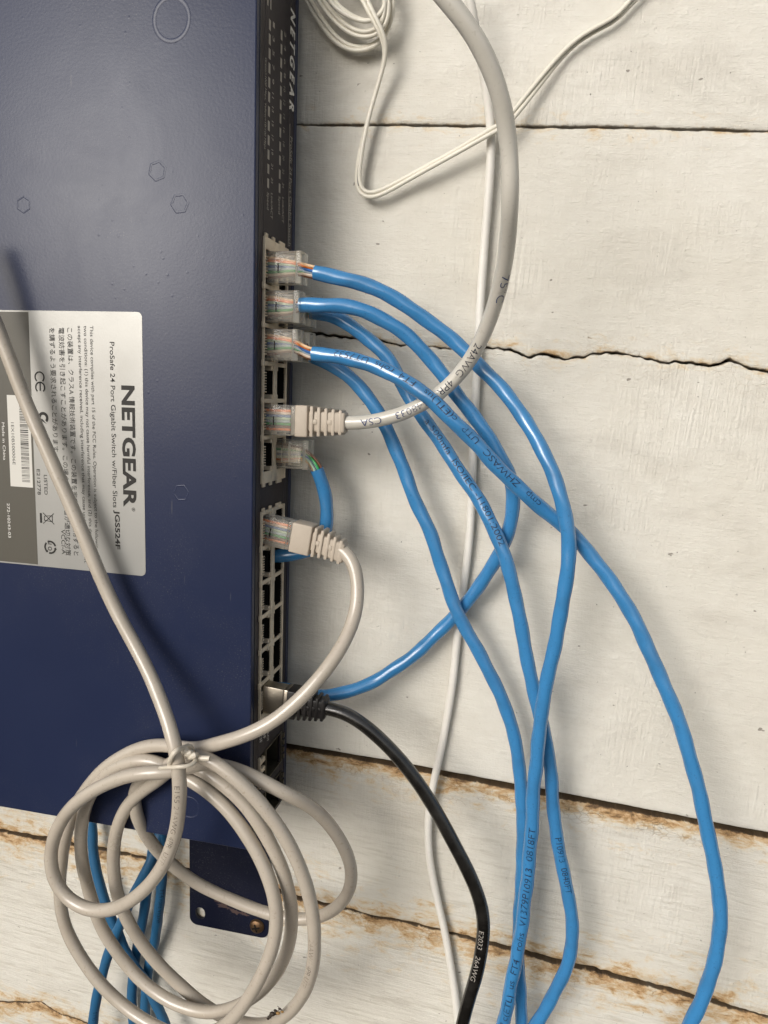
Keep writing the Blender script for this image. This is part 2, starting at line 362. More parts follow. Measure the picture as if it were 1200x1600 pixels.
def wall_mat():
    m, nt, b = newmat('weathered white paint on boards')
    Lk = nt.links
    uv = nt.nodes.new('ShaderNodeAttribute'); uv.attribute_name = 'wallpos'       # wall position in mm
    ed = nt.nodes.new('ShaderNodeAttribute'); ed.attribute_name = 'edge'          # distance to the board's nearest edge
    di = nt.nodes.new('ShaderNodeAttribute'); di.attribute_name = 'dirt'
    gr = nt.nodes.new('ShaderNodeAttribute'); gr.attribute_name = 'grain'
    cr = nt.nodes.new('ShaderNodeAttribute'); cr.attribute_name = 'crack'
    def nz(sx, sy, sc, det=4.0, ro=.6, dist=0.0):
        mp = nt.nodes.new('ShaderNodeMapping'); mp.inputs['Scale'].default_value = (sx, sy, 1)
        Lk.new(uv.outputs['Vector'], mp.inputs['Vector'])
        n = N_(nt, 'ShaderNodeTexNoise', Scale=sc, Detail=det, Roughness=ro, Distortion=dist); Lk.new(mp.outputs[0], n.inputs['Vector'])
        return n.outputs[0]
    broad = nz(1, 1, .012, 4)
    mid = nz(1, 1.6, .09, 5, .65)
    grain = nz(.06, 1.0, .75, 5, .62, .6)
    fine = nz(.18, 1.0, 2.2, 3, .6, .3)
    weave = nz(1.0, .15, 1.3, 3, .6)
    speck = nz(1, 1, .9, 2, .5)
    col = mixc(nt, ramp(nt, broad, [(.3, (0, 0, 0)), (.7, (1, 1, 1))]).outputs[0], (.63, .60, .525), (.70, .675, .61))
    col = mixc(nt, math_(nt, 'MULTIPLY', ramp(nt, mid, [(.35, (1, 1, 1)), (.62, (0, 0, 0))]).outputs[0], .22), col, (.54, .495, .42))
    # thin dark grain lines where the paint is worn
    gl = ramp(nt, grain, [(.38, (1, 1, 1)), (.50, (0, 0, 0))]).outputs[0]
    gm = ramp(nt, mid, [(.34, (0, 0, 0)), (.60, (1, 1, 1))]).outputs[0]
    glf = math_(nt, 'MULTIPLY', math_(nt, 'MULTIPLY', gl, gm), gr.outputs['Fac'], True)
    col = mixc(nt, math_(nt, 'MULTIPLY', glf, .55), col, (.30, .25, .18))
    # worn greyish smudges
    sm = ramp(nt, nz(.5, 1, .035, 6, .7, .8), [(.52, (0, 0, 0)), (.74, (1, 1, 1))]).outputs[0]
    col = mixc(nt, math_(nt, 'MULTIPLY', sm, .40), col, (.42, .385, .33))
    bs = ramp(nt, nz(.7, 1, .33, 2, .5), [(.225, (1, 1, 1)), (.255, (0, 0, 0))]).outputs[0]
    col = mixc(nt, math_(nt, 'MULTIPLY', bs, .7), col, (.13, .105, .08))
    # small specks and pinholes
    sp = ramp(nt, speck, [(.205, (1, 1, 1)), (.25, (0, 0, 0))]).outputs[0]
    col = mixc(nt, math_(nt, 'MULTIPLY', sp, .75), col, (.10, .085, .065))
    # stains near some of the gaps
    st = nz(1, 2.0, .10, 7, .72, .4)
    stf = math_(nt, 'ADD', math_(nt, 'MULTIPLY', di.outputs['Fac'], .60), math_(nt, 'MULTIPLY', math_(nt, 'SUBTRACT', st, .47), 1.6))
    s1 = ramp(nt, stf, [(.24, (0, 0, 0)), (.50, (1, 1, 1))]).outputs[0]
    s2 = ramp(nt, stf, [(.40, (0, 0, 0)), (.62, (1, 1, 1))]).outputs[0]
    s3 = ramp(nt, stf, [(.60, (0, 0, 0)), (.78, (1, 1, 1))]).outputs[0]
    s1 = math_(nt, 'MULTIPLY', s1, ramp(nt, di.outputs['Fac'], [(.02, (0, 0, 0)), (.15, (1, 1, 1))]).outputs[0])
    col = mixc(nt, math_(nt, 'MULTIPLY', s1, .55), col, (.62, .45, .22))
    col = mixc(nt, math_(nt, 'MULTIPLY', s2, .75), col, (.42, .22, .065))
    col = mixc(nt, math_(nt, 'MULTIPLY', s3, .9), col, (.085, .045, .02))
    # crazed paint
    vo = nt.nodes.new('ShaderNodeTexVoronoi'); vo.feature = 'DISTANCE_TO_EDGE'; vo.inputs['Scale'].default_value = .42
    mp = nt.nodes.new('ShaderNodeMapping'); mp.inputs['Scale'].default_value = (.75, 1.3, 1); Lk.new(uv.outputs['Vector'], mp.inputs['Vector'])
    wob = nz(1, 1, .5, 3); add = nt.nodes.new('ShaderNodeVectorMath'); add.operation = 'ADD'; Lk.new(mp.outputs[0], add.inputs[0])
    Lk.new(wob, add.inputs[1]); Lk.new(add.outputs[0], vo.inputs['Vector'])
    ce = ramp(nt, vo.outputs['Distance'], [(.02, (1, 1, 1)), (.09, (0, 0, 0))]).outputs[0]
    cm = ramp(nt, nz(1, 2, .07, 4), [(.48, (0, 0, 0)), (.62, (1, 1, 1))]).outputs[0]
    cf = math_(nt, 'MULTIPLY', math_(nt, 'MULTIPLY', ce, cm), cr.outputs['Fac'], True)
    col = mixc(nt, math_(nt, 'MULTIPLY', cf, .75), col, (.30, .18, .07))
    # bare dark wood right in the gap
    eg = math_(nt, 'ADD', ed.outputs['Fac'], math_(nt, 'MULTIPLY', math_(nt, 'SUBTRACT', nz(.5, 1, .8, 4), .5), 1.6))
    ef = ramp(nt, eg, [(.0, (1, 1, 1)), (.35, (0, 0, 0))]).outputs[0]
    ef = math_(nt, 'MULTIPLY', ef, math_(nt, 'ADD', math_(nt, 'MULTIPLY', di.outputs['Fac'], 1.3), .15), True)
    col = mixc(nt, math_(nt, 'MULTIPLY', ef, .92), col, (.075, .052, .032))
    Lk.new(col, b.inputs['Base Color'])
    b.inputs['Roughness'].default_value = .55; b.inputs['Specular IOR Level'].default_value = .35
    h = math_(nt, 'ADD', math_(nt, 'MULTIPLY', grain, math_(nt, 'ADD', math_(nt, 'MULTIPLY', gr.outputs['Fac'], 1.0), .08)), math_(nt, 'MULTIPLY', fine, .30))
    vb = nz(1.0, .07, .8, 4, .6, .5); vm = ramp(nt, nz(1, 1, .018, 2), [(.45, (0, 0, 0)), (.60, (1, 1, 1))]).outputs[0]
    h = math_(nt, 'ADD', h, math_(nt, 'MULTIPLY', math_(nt, 'MULTIPLY', vb, vm), .75))
    bl = ramp(nt, nz(1, 1.3, .22, 3, .5), [(.60, (0, 0, 0)), (.72, (1, 1, 1))]).outputs[0]
    h = math_(nt, 'ADD', h, math_(nt, 'MULTIPLY', bl, .14))
    h = math_(nt, 'ADD', h, math_(nt, 'MULTIPLY', weave, .22))
    h = math_(nt, 'ADD', h, math_(nt, 'MULTIPLY', mid, .9))
    h = math_(nt, 'SUBTRACT', h, math_(nt, 'MULTIPLY', cf, .6))
    h = math_(nt, 'SUBTRACT', h, math_(nt, 'MULTIPLY', sp, .6))
    bp = N_(nt, 'ShaderNodeBump', Strength=.7, Distance=0.0010); Lk.new(h, bp.inputs['Height']); Lk.new(bp.outputs[0], b.inputs['Normal'])
    return m
M['wall'] = wall_mat()
M['wood'] = plastic('bare dark wood', (.035, .024, .015), .8, .2, bump=.5, bscale=200)

# ------------------------------------------------------------------ the board wall
def n1(x, seed=0.0): return noise.noise(Vector((x, seed * 13.7 + .5, seed * 3.1)))
gaps_px = [
    [(380, -205), (760, -190), (1200, -175)],
    [(300, 193), (460, 194), (600, 194), (760, 196), (900, 197), (1050, 200), (1200, 204)],
    [(300, 497), (460, 518), (590, 531), (625, 540), (650, 536), (690, 545), (745, 541), (790, 548), (825, 556), (850, 551), (880, 560), (900, 558), (930, 552), (975, 556), (1020, 561), (1040, 570), (1075, 568), (1110, 571), (1140, 565), (1200, 578)],
    [(100, 1100), (450, 1167), (600, 1192), (800, 1230), (1000, 1268), (1200, 1307)],
    [(-100, 1283), (0, 1303), (120, 1325), (235, 1349), (490, 1414), (600, 1440), (700, 1463), (800, 1489), (940, 1525), (1060, 1556), (1200, 1596)],
    [(-100, 1558), (0, 1572), (60, 1572), (90, 1592), (200, 1625), (700, 1745)],
    [(0, 1890), (1200, 2240)]]
gw = [.8, .85, 1.25, 7.2, 3.0, 1.6, 1.2]            # gap widths
jag = [.2, .35, 1.7, .15, 1.1, 1.3, .3]
GV = [1, 1.9, 1.5, .25, 1.0, 1.2, 1]
XA, XB = -330.0, 330.0
def gap_y(g, X):
    pts = [at(px, py, 0) for px, py in gaps_px[g]]
    if X <= pts[0].x: return pts[0].y
    for a, b in zip(pts[:-1], pts[1:]):
        if X <= b.x: return a.y + (b.y - a.y) * (X - a.x) / (b.x - a.x)
    return pts[-1].y
gap_pts = []
def board(bm, lay, top, bot, z, gs, seed, dtop, dbot, ctop, cbot):
    """one board between gap index top and bot (None: far outside)"""
    wp, el, dl, gl, cl = lay
    nx = int((XB - XA) / .8)
    offs = [0, .12, .3, .6, 1.1, 2.0, 3.5, 6, 9, 13]
    rows = None; prev = None
    for i in range(nx + 1):
        X = XA + i * .8
        yt = (gap_y(top, X) if top is not None else 300); yb = (gap_y(bot, X) if bot is not None else -420)
        if top is not None:
            w = gw[top] * (.5 + GV[top] * (.45 * n1(X * .03, top) + .25 * n1(X * .15, top + 9))); w = max(w, .12)
            yt -= w * .6 + jag[top] * (.16 * n1(X * .5, top + 8) + .12 * abs(n1(X * 1.1, top + 5))) - jag[top] * (.75 * n1(X * .10, top + 3) + .45 * n1(X * .32, top + 6))
        if bot is not None:
            w = gw[bot] * (.5 + GV[bot] * (.45 * n1(X * .03, bot) + .25 * n1(X * .15, bot + 9))); w = max(w, .12)
            yb += w * .4 + jag[bot] * (.16 * n1(X * .45, bot + 9) + .12 * abs(n1(X * 1.0, bot + 7))) + jag[bot] * (.75 * n1(X * .10, bot + 3) + .45 * n1(X * .32, bot + 6))
        H = yt - yb
        ys = [yt - o for o in offs]; k = max(3, int((H - 26) / 3.0))
        nmid = 26
        ys += [yt - 13 - (H - 26) * j / nmid for j in range(1, nmid)]
        ys += [yb + o for o in reversed(offs)]
        col = []
        v = bm.verts.new((X, ys[0], z - 9)); col.append((v, X, ys[0], -1.0))
        for j, Y in enumerate(ys):
            de = min(yt - Y, Y - yb)
            rd = .55 * math.exp(-de / .35) + .25 * math.exp(-de / 2.2)
            zz = z - rd + .25 * noise.noise(Vector((X * .012, Y * .03, seed))) + .07 * noise.noise(Vector((X * .05, Y * .2, seed + 4)))
            v = bm.verts.new((X, Y, zz)); col.append((v, X, Y, de))
        v = bm.verts.new((X, ys[-1], z - 9)); col.append((v, X, ys[-1], -1.0))
        for v, x_, y_, de in col:
            v[wp] = Vector((x_, y_, seed * 37.0)); v[el] = de; v[gl] = gs
            a = math.exp(-max(yt - y_, 0) / dtop[1]) * dtop[0]; c = math.exp(-max(y_ - yb, 0) / dbot[1]) * dbot[0]
            v[dl] = max(a, c)
            v[cl] = max(math.exp(-max(yt - y_, 0) / 9) * ctop, math.exp(-max(y_ - yb, 0) / 7) * cbot)
        cv = [c[0] for c in col]
        if prev:
            for j in range(len(cv) - 1): bm.faces.new((prev[j], prev[j+1], cv[j+1], cv[j]))
        prev = cv
bm = bmesh.new()
lay = (bm.verts.layers.float_vector.new('wallpos'), bm.verts.layers.float.new('edge'), bm.verts.layers.float.new('dirt'), bm.verts.layers.float.new('grain'), bm.verts.layers.float.new('crack'))
board(bm, lay, None, 0, 0.0, .12, 1, (0, 5), (.1, 5), 0, 0)
board(bm, lay, 0, 1, 0.1, .22, 2, (.1, 5), (.35, 5), 0, .1)
board(bm, lay, 1, 2, -.3, .16, 3, (.45, 4), (.55, 5), .1, .3)
board(bm, lay, 2, 3, 0.2, .12, 4, (.40, 4), (.12, 3), .3, 0)
board(bm, lay, 3, 4, -2.2, .5, 5, (1.0, 9), (.75, 14), 1.0, .4)
board(bm, lay, 4, 5, -2.2, .7, 6, (.95, 15), (.8, 10), .8, .5)
board(bm, lay, 5, None, -2.6, .75, 7, (1.0, 13), (.4, 10), .6, .5)
bmesh.ops.recalc_face_normals(bm, faces=bm.faces)
conv(bm)
wall = link_mesh('board_wall', bm, M['wall'], None, smooth=True, autosm=60)
wall['label'] = 'weathered white painted wooden board wall with dark gaps and rusty stains'
wall['category'] = 'wall'
bm = bmesh.new(); add_box(bm, XA, XB, -420, 300, -16, -9.5); conv(bm)
link_mesh('backing', bm, M['wood'], wall, smooth=False)

# ------------------------------------------------------------------ the network switch
sw = empty('network_switch', 'navy blue switch with a silver label and two port groups on the white boards', 'network switch', (X0, 0, 0), TH)
VB, VT = -188.9, 166.0     # along the front, mm
def dev_mesh(name, bm, mat, parent=sw, **kw): return link_mesh(name, conv(bm), mat, parent, **kw)
# lid with a folded front lip
bm = bmesh.new()
add_box(bm, -208, 0, VB, VT, 48.8, 50, .55, seg=3)
add_box(bm, -1.1, 0.0, VB + .1, VT - .1, 46.0, 49.2, .2)
def ring_emboss(cx, cy, r, n, w=.42, h=.3, rot=0.0, part=(0, 1)):
    ringv = []
    k = n * (1 if n > 12 else 6)
    pts = []
    if n > 12:
        for i in range(n): a = 2 * math.pi * i / n; pts.append(Vector((cx + r * math.cos(a), cy + r * 1.06 * math.sin(a), 50)))
    else:
        c = [Vector((cx + r * math.cos(rot + 2 * math.pi * i / n), cy + r * math.sin(rot + 2 * math.pi * i / n), 50)) for i in range(n)]
        for i in range(n):
            for j in range(5): pts.append(c[i].lerp(c[(i+1) % n], j / 5))
    m_ = len(pts)
    ctr = Vector((cx, cy, 50))
    prof = [(-w, -.05), (-w * .5, h * .75), (0, h), (w * .5, h * .75), (w, -.05)]
    rings = []
    for p in pts:
        d = (p - ctr).normalized(); rings.append([bm.verts.new(p + d * a + Vector((0, 0, b))) for a, b in prof])
    for i in range(m_):
        a, b = rings[i], rings[(i+1) % m_]
        for j in range(4): bm.faces.new((a[j], b[j], b[j+1], a[j+1]))
def lidp(px, py): q = on_lid(px, py); return q.x, q.y
x_, y_ = lidp(268, 30); ring_emboss(x_, y_, 6.6, 48, 1.0, .13)
x_, y_ = lidp(246, 267); ring_emboss(x_, y_, 3.3, 6, .7, .05, .3)
x_, y_ = lidp(281, 318); ring_emboss(x_, y_, 3.3, 6, .7, .05, .1)
x_, y_ = lidp(37, 320); ring_emboss(x_, y_, 2.9, 6, .4, .06, .5)
x_, y_ = lidp(283, 770); ring_emboss(x_, y_, 3.1, 6, .4, .06, .1)
x_, y_ = lidp(296, 1262); ring_emboss(x_, y_, 4.2, 48, .5, .1)
dev_mesh('lid', bm, M['navy'])
# body: base and side plates, hollow inside so the ports are real openings
bm = bmesh.new()
add_box(bm, -208, 0, VB + .3, VT - .3, 7.5, 8.7, .4)
add_box(bm, -207.5, -.4, VB + .3, VB + 1.5, 8.9, 48.6, .1)
add_box(bm, -207.5, -.4, VT - 1.5, VT - .3, 8.9, 48.6, .1)
add_box(bm, -207.5, -206.3, VB + 1.6, VT - 1.6, 8.9, 48.6, .1)
add_box(bm, -1.0, -.1, VB + .35, VT - .35, 8.8, 10.4, .15)
dev_mesh('body', bm, M['navy'])
# front panel in strips round the two port blocks and the two fibre slots
B1 = (-40.8, 50.4); B2 = (-140.3, -51.6); ZP = (16.2, 41.6)
F1 = (-168.2, -153.6); F2 = (-187.0, -172.6)
bm = bmesh.new()
u0, u1 = -1.2, -.25
add_box(bm, u0, u1, VB + .4, VT - .4, 41.7, 46.2, .1)
add_box(bm, u0, u1, VB + .4, VT - .4, 10.5, 16.1, .1)
for a, b in ((B1[1], VT - .4), (B2[1], B1[0]), (F1[1], B2[0]), (F2[1], F1[0]), (VB + .4, F2[0])):
    add_box(bm, u0, u1, a + .05, b - .05, 16.15, 41.65, .05)
front = dev_mesh('front_panel', bm, M['slate'])
bm = bmesh.new(); add_box(bm, -1.1, .25, VB + .2, VT - .2, 46.25, 47.2, .2); dev_mesh('panel_edge', bm, M['lip'])
# port blocks
def port_mesh(far):
    """one socket: dark cavity box with contact comb; local origin at socket centre, front plane u=0"""
    bm = bmesh.new()
    s = -1 if far else 1
    hw, zi, zo = 6.2, -4.4, 5.2 if not far else 4.2       # inner side is towards the spine
    d = 13.0
    # cavity: five inward faces
    def quad(*c): f = bm.faces.new([bm.verts.new((a, b, s * e)) for a, b, e in c]); f.material_index = 0
    quad((-d, -hw, zi), (-d, hw, zi), (-d, hw, zo), (-d, -hw, zo))
    quad((0.2, -hw, zi), (-d, -hw, zi), (-d, -hw, zo), (0.2, -hw, zo))
    quad((0.2, hw, zi), (-d, hw, zi), (-d, hw, zo), (0.2, hw, zo))
    quad((0.2, -hw, zi), (0.2, hw, zi), (-d, hw, zi), (-d, -hw, zi))
    quad((0.2, -hw, zo), (0.2, hw, zo), (-d, hw, zo), (-d, -hw, zo))
    for k in range(8):
        y = -3.57 + 1.02 * k
        if not far: add_box(bm, -1.0, .85, y - .22, y + .22, *sorted((s * 3.5, s * 5.4)), .05, mat=1)
        else: add_box(bm, -.4, .35, y - .22, y + .22, *sorted((s * 3.6, s * 4.4)), .05, mat=0)
    for sg in (-1, 1):
        add_box(bm, -6, .3, sg * 6.2, sg * 4.6, *sorted((s * -4.4, s * -2.6)), .1, mat=1)
    return bm
ROWZ = (35.2, 22.7)
def port_block(b, first):
    bm = bmesh.new()
    lo, hi = b; e = .55
    add_box(bm, -1, e, lo, hi, 40.5, ZP[1], .12)                    # near rail
    add_box(bm, -1, e, lo, hi, 16.2, 17.6, .12)                     # far rail
    add_box(bm, -1, e - .03, lo + .05, hi - .05, 27.2, 30.8, .12)   # spine
    cs = [first - 14 * i for i in range(6)]
    edges = [hi] + [c - 7 for c in cs[:-1]] + [lo]
    for i, y in enumerate(edges):
        w = .78
        if i == 0: y0, y1 = cs[0] + 6.2, hi
        elif i == 6: y0, y1 = lo, cs[-1] - 6.2
        else: y0, y1 = y - w, y + w
        add_box(bm, -1, e - .06, y0, y1, 17.65, 27.15, .08); add_box(bm, -1, e - .06, y0, y1, 30.85, 40.45, .08)
        if 0 < i < 6:                                                # little clips on the near side
            add_box(bm, -.2, e + .35, y - 1.2, y + 1.2, 41.65, 42.6, .15)
    for sg, y in ((1, hi), (-1, lo)):
        add_box(bm, -.2, e, y, y + sg * 1.3, 38.4, 40.9, .15); add_box(bm, -.2, e, y, y + sg * 1.3, 31.2, 33.5, .15); add_box(bm, -.2, e, y, y + sg * 1.3, 20.5, 26, .15)
    o = dev_mesh('port_block', bm, M['cream'])
    return o, cs
pm = {}
allports = []
for b, first in ((B1, 39.9), (B2, -59.25)):
    blk, cs = port_block(b, first)
    for far in (False, True):
        for c in cs:
            if far not in pm:
                q = dev_mesh('port', port_mesh(far), [M['hole'], M['cream']], blk, smooth=False); pm[far] = q.data
            else:
                q = bpy.data.objects.new('port', pm[far]); COL.objects.link(q); q.parent = blk
            q.location = L((-.2, c, ROWZ[1 if far else 0]))
# fibre slots
def slot(lo, hi):
    bm = bmesh.new()
    add_box(bm, -14, 0.15, lo, lo + .5, 14.5, 33.5, .1); add_box(bm, -14, 0.15, hi - .5, hi, 14.5, 33.5, .1)
    add_box(bm, -14, 0.15, lo + .5, hi - .5, 32.9, 33.5, .1); add_box(bm, -14, 0.3, lo + .5, hi - .5, 14.5, 15.1, .1)
    add_box(bm, -14, -13.4, lo + .5, hi - .5, 15.1, 32.9)
    for k in range(4):                                               # spring fingers
        y = lo + 2.3 + k * (hi - lo - 4.6) / 3
        add_box(bm, -.5, 1.0, y - 1.0, y + 1.0, 13.0, 14.45, .1)
    o = dev_mesh('fibre_slot', bm, M['metal_dark'])
    bm = bmesh.new(); add_box(bm, -12.5, -9, lo + .6, hi - .6, 15.2, 32.8); link_mesh('cavity', conv(bm), M['hole'], o, smooth=False)
    bm = bmesh.new()
    for k in range(3):
        y = hi - 2 - k * 4.2
        add_box(bm, -.8, .5, y - 1.5, y + .4, 35.2, 39.6, .1)
    add_box(bm, -.8, .4, lo + .6, hi - .2, 39.7, 40.3, .05)
    link_mesh('slot_bezel', conv(bm), M['cream'], o)
    return o
slot(*F1); slot(*F2)

# lettering on the front panel
EXF, EYF = Vector((0, -1, 0)), Vector((0, 0, -1))
def ftext(name, items, mat, u=-.2, bold=0.0, slant=0.0):
    bm = bmesh.new()
    for it in items:
        text, v0, v1, z, cap = it[:5]; bo = it[5] if len(it) > 5 else bold
        flat_text(bm, text, (u, v0, z), EXF, EYF, v0 - v1, cap, bo, slant=slant)
    return dev_mesh(name, bm, mat, front, smooth=False)
def fbox(name, rects, mat, u=-.2):
    bm = bmesh.new()
    for v0, v1, z0, z1 in rects:
        bm.faces.new([bm.verts.new(c) for c in ((u, v0, z0), (u, v1, z0), (u, v1, z1), (u, v0, z1))])
    return dev_mesh(name, bm, mat, front, smooth=False)
def fv(px, py): q = on_front(px, py, -.2); return q.y, q.z
y0, z0 = fv(455, 12); y1, z1 = fv(453, 172)
ftext('lettering', [('N E T G E A R', y0, y1, 15.9, 4.9, .035)], M['ink_white'], slant=.12)
y2, _ = fv(457, 215); y3 = 48.0 - 3
ftext('lettering', [('ProSafe 24 Port Gigabit Switch', 93.2, 52.2, 14.6, 2.7)], M['ink_grey'])
fbox('printed_line', [(97.5, 51.5, 15.0, 15.45)], M['ink_grey'])
bars = []
for k in range(12):
    a, za = fv(424.5 - k * .45, 34 + k * 22.3); b_, _ = fv(424.5 - k * .45, 51 + k * 22.1)
    bars.append((a, b_, 38.2, 36.4))
    a, za = fv(442 - k * .38, 50 + k * 21.6); b_, _ = fv(442 - k * .38, 65.5 + k * 21.5)
    bars.append((a, b_, 26.4, 24.7))
a, _ = fv(421, -30); b_, _ = fv(421, 12)
bars += [(a, b_, 40.0, 38.9), (a, b_, 37.2, 36.1)]
fbox('indicator', bars, M['ink_grey'])
its = []
for k in range(12):
    a, _ = fv(430, 42 + k * 22.2); its.append((str(2 * k + 1), a + .9, a - .9, 34.4, 1.8))
    a, _ = fv(447, 56 + k * 21.6); its.append((str(2 * k + 2), a + .9, a - .9, 22.6, 1.8))
a0, _ = fv(417, 92); a1, _ = fv(415, 234)
its.append(('Green=1000 Mbps, Yellow=10/100 Mbps', a0, a1, 41.4, 1.5))
a0, _ = fv(419, 301); a1, _ = fv(419, 328); its.append(('Speed', a0, a1, 38.2, 1.9))
a0, _ = fv(426, 303); a1, _ = fv(426, 343); its.append(('Link/ACT', a0, a1, 34.4, 1.9))
a0, _ = fv(437, 307); a1, _ = fv(437, 335); its.append(('Speed', a0, a1, 26.4, 1.9))
a0, _ = fv(443, 309); a1, _ = fv(443, 349); its.append(('Link/ACT', a0, a1, 22.4, 1.9))
ftext('lettering', its, M['ink_grey'])
ftext('lettering', [('23F', -144, -148, 39.8, 2.6), ('24F', -144, -148, 35.8, 2.6), ('Link/ACT', -142.5, -151, 31.6, 1.8)], M['ink_white'])

# ---- the label on the lid
def lp(px, py, z=50.0): q = on_lid(px, py, z); return Vector((q.x, q.y, z))
def poly_face(bm, pts, mat=0): f = bm.faces.new([bm.verts.new(p) for p in pts]); f.material_index = mat; return f
LU0, LU1, LV0, LV1 = -165.0, -44.4, -79.0, 21.9
bm = bmesh.new(); add_box(bm, LU0, LU1, LV0, LV1, 49.95, 50.12, 0)
# rounded corners
es = [e for e in bm.edges if abs(e.verts[0].co.x - e.verts[1].co.x) < 1e-6 and abs(e.verts[0].co.y - e.verts[1].co.y) < 1e-6]
bmesh.ops.bevel(bm, geom=es, offset=2.0, segments=6, profile=.5, affect='EDGES')
label = dev_mesh('label_plate', bm, M['label_silver'], sw, autosm=20)
bm = bmesh.new(); poly_face(bm, [(LU0 + 1, LV0 + .6, 50.15), (-92.6, LV0 + .6, 50.15), (-92.6, LV1 - .6, 50.15), (LU0 + 1, LV1 - .6, 50.15)])
dev_mesh('label_band', bm, M['label_grey'], label, smooth=False)
a = lp(11, 617); b_ = lp(52, 762)
bm = bmesh.new(); poly_face(bm, [(a.x, b_.y, 50.18), (b_.x, b_.y, 50.18), (b_.x, a.y, 50.18), (a.x, a.y, 50.18)])
dev_mesh('barcode_sticker', bm, M['sticker'], label, smooth=False)
bm = bmesh.new(); rnd = random.Random(4)
bx0, bx1 = a.x + 5.4, b_.x - 1.2; y = a.y - 2.5; yend = b_.y + 2
while y > yend:
    w = rnd.choice((.16, .16, .3, .45)); poly_face(bm, [(bx0, y - w, 50.2), (bx1, y - w, 50.2), (bx1, y, 50.2), (bx0, y, 50.2)]); y -= w + rnd.choice((.18, .18, .32, .45))
dev_mesh('barcode', bm, M['ink_print'], label, smooth=False)
def ltext(items, mat):
    bm = bmesh.new()
    for it in items:
        text, x0, y0, x1, y1, cap = it[:6]; bo = it[6] if len(it) > 6 else 0
        p = lp(x0, y0, 50.2); q = lp(x1, y1, 50.2); ex = (q - p); ln = ex.length
        ex = Vector((0, -1, 0)); ey = Vector((1, 0, 0)); p.x = (p.x + q.x) / 2
        flat_text(bm, text, p, ex, ey, ln, cap / 4.5, bo)
    return dev_mesh('lettering', bm, mat, label, smooth=False)
ltext([('NETGEAR', 189, 602, 195, 792, 23.5, .035)], M['ink_print'])
ltext([('®', 206, 793, 206, 799, 6), ('ProSafe 24 Port Gigabit Switch w/Fiber Slots', 169, 534, 179, 793, 8.6, .004), ('JGS524F', 179.4, 797, 181, 858, 8.8, .03),
  ('This device complies with part 15 of the FCC Rules. Operation is subject to the following', 137.5, 509, 152, 861, 6.2),
  ('two conditions: (1) this device may not cause harmful interference, and (2) this device must', 128, 509, 143, 871, 6.2),
  ('accept any interference received, including interference that may cause undesired operation.', 119, 509, 134, 880, 6.2),
  ('この装置は、クラスA 情報技術装置です。この装置を家庭環境で使用すると', 103, 512, 118, 868, 8.4),
  ('電波妨害を引き起こすことがあります。この場合には使用者が適切な対策', 90, 512, 105, 868, 8.4),
  ('を講ずるよう要求されることがあります。', 76, 512, 85, 710, 8.4),
  ('VCCI-A', 95, 827, 97, 866, 8), ('N12941', 54, 641, 56, 662, 4), ('LISTED', 68, 742, 70, 773, 6.5), ('E212778', 57, 733, 59, 773, 6.5),
  ('1EX10B500006E', 16.5, 660, 20.5, 726, 6)], M['ink_print'])
ltext([('SERIAL NO.', 32, 584, 34, 625, 5.5), ('Made in China', 2, 660, 6, 719, 5.5), ('272-10243-03', 10, 786, 14, 840, 5.5)], M['ink_white'])
def arc_band(bm, cx, cy, r0, r1, a0, a1, n=24, z=50.2):
    pr = None
    for i in range(n + 1):
        a = math.radians(a0 + (a1 - a0) * i / n); c = [bm.verts.new((cx + r * math.cos(a), cy + r * math.sin(a), z)) for r in (r0, r1)]
        if pr: bm.faces.new((pr[0], pr[1], c[1], c[0]))
        pr = c
bm = bmesh.new()
# CE: two open arcs, rotated with the text (reading direction -v, top +u): opening faces -v
p = lp(62, 584); arc_band(bm, p.x, p.y - 1.3, 1.7, 2.25, -50 + 0, 230)
p = lp(63, 600); arc_band(bm, p.x, p.y - 1.3, 1.7, 2.25, -50 + 0, 230); poly_face(bm, [(p.x - .25, p.y - 2.6, 50.2), (p.x + .25, p.y - 2.6, 50.2), (p.x + .25, p.y + .5, 50.2), (p.x - .25, p.y + .5, 50.2)])
dev_mesh('compliance_mark', bm, M['ink_print'], label, smooth=False); bm = bmesh.new()
# tick mark in a thick C
p = lp(68, 653); arc_band(bm, p.x, p.y, 1.2, 2.35, -45, 225); poly_face(bm, [(p.x - 1.2, p.y - .2, 50.2), (p.x - .3, p.y - 1.4, 50.2), (p.x + 1.6, p.y - 2.4, 50.2), (p.x - .2, p.y - .6, 50.2)])
dev_mesh('compliance_mark', bm, M['ink_print'], label, smooth=False); bm = bmesh.new()
p = lp(74, 711); arc_band(bm, p.x, p.y, 2.2, 2.6, 0, 360, 32)
dev_mesh('compliance_mark', bm, M['ink_print'], label, smooth=False); bm = bmesh.new()
# ten in a ring of arrows
p = lp(79, 855); 
for k in range(3): arc_band(bm, p.x, p.y, 2.0, 2.75, 15 + 120 * k, 105 + 120 * k, 10)
for k in range(3):
    a = math.radians(112 + 120 * k); poly_face(bm, [(p.x + 1.6 * math.cos(a - .12), p.y + 1.6 * math.sin(a - .12), 50.2), (p.x + 3.1 * math.cos(a - .12), p.y + 3.1 * math.sin(a - .12), 50.2), (p.x + 2.4 * math.cos(a + .18), p.y + 2.4 * math.sin(a + .18), 50.2)])
dev_mesh('compliance_mark', bm, M['ink_print'], label, smooth=False); bm = bmesh.new()
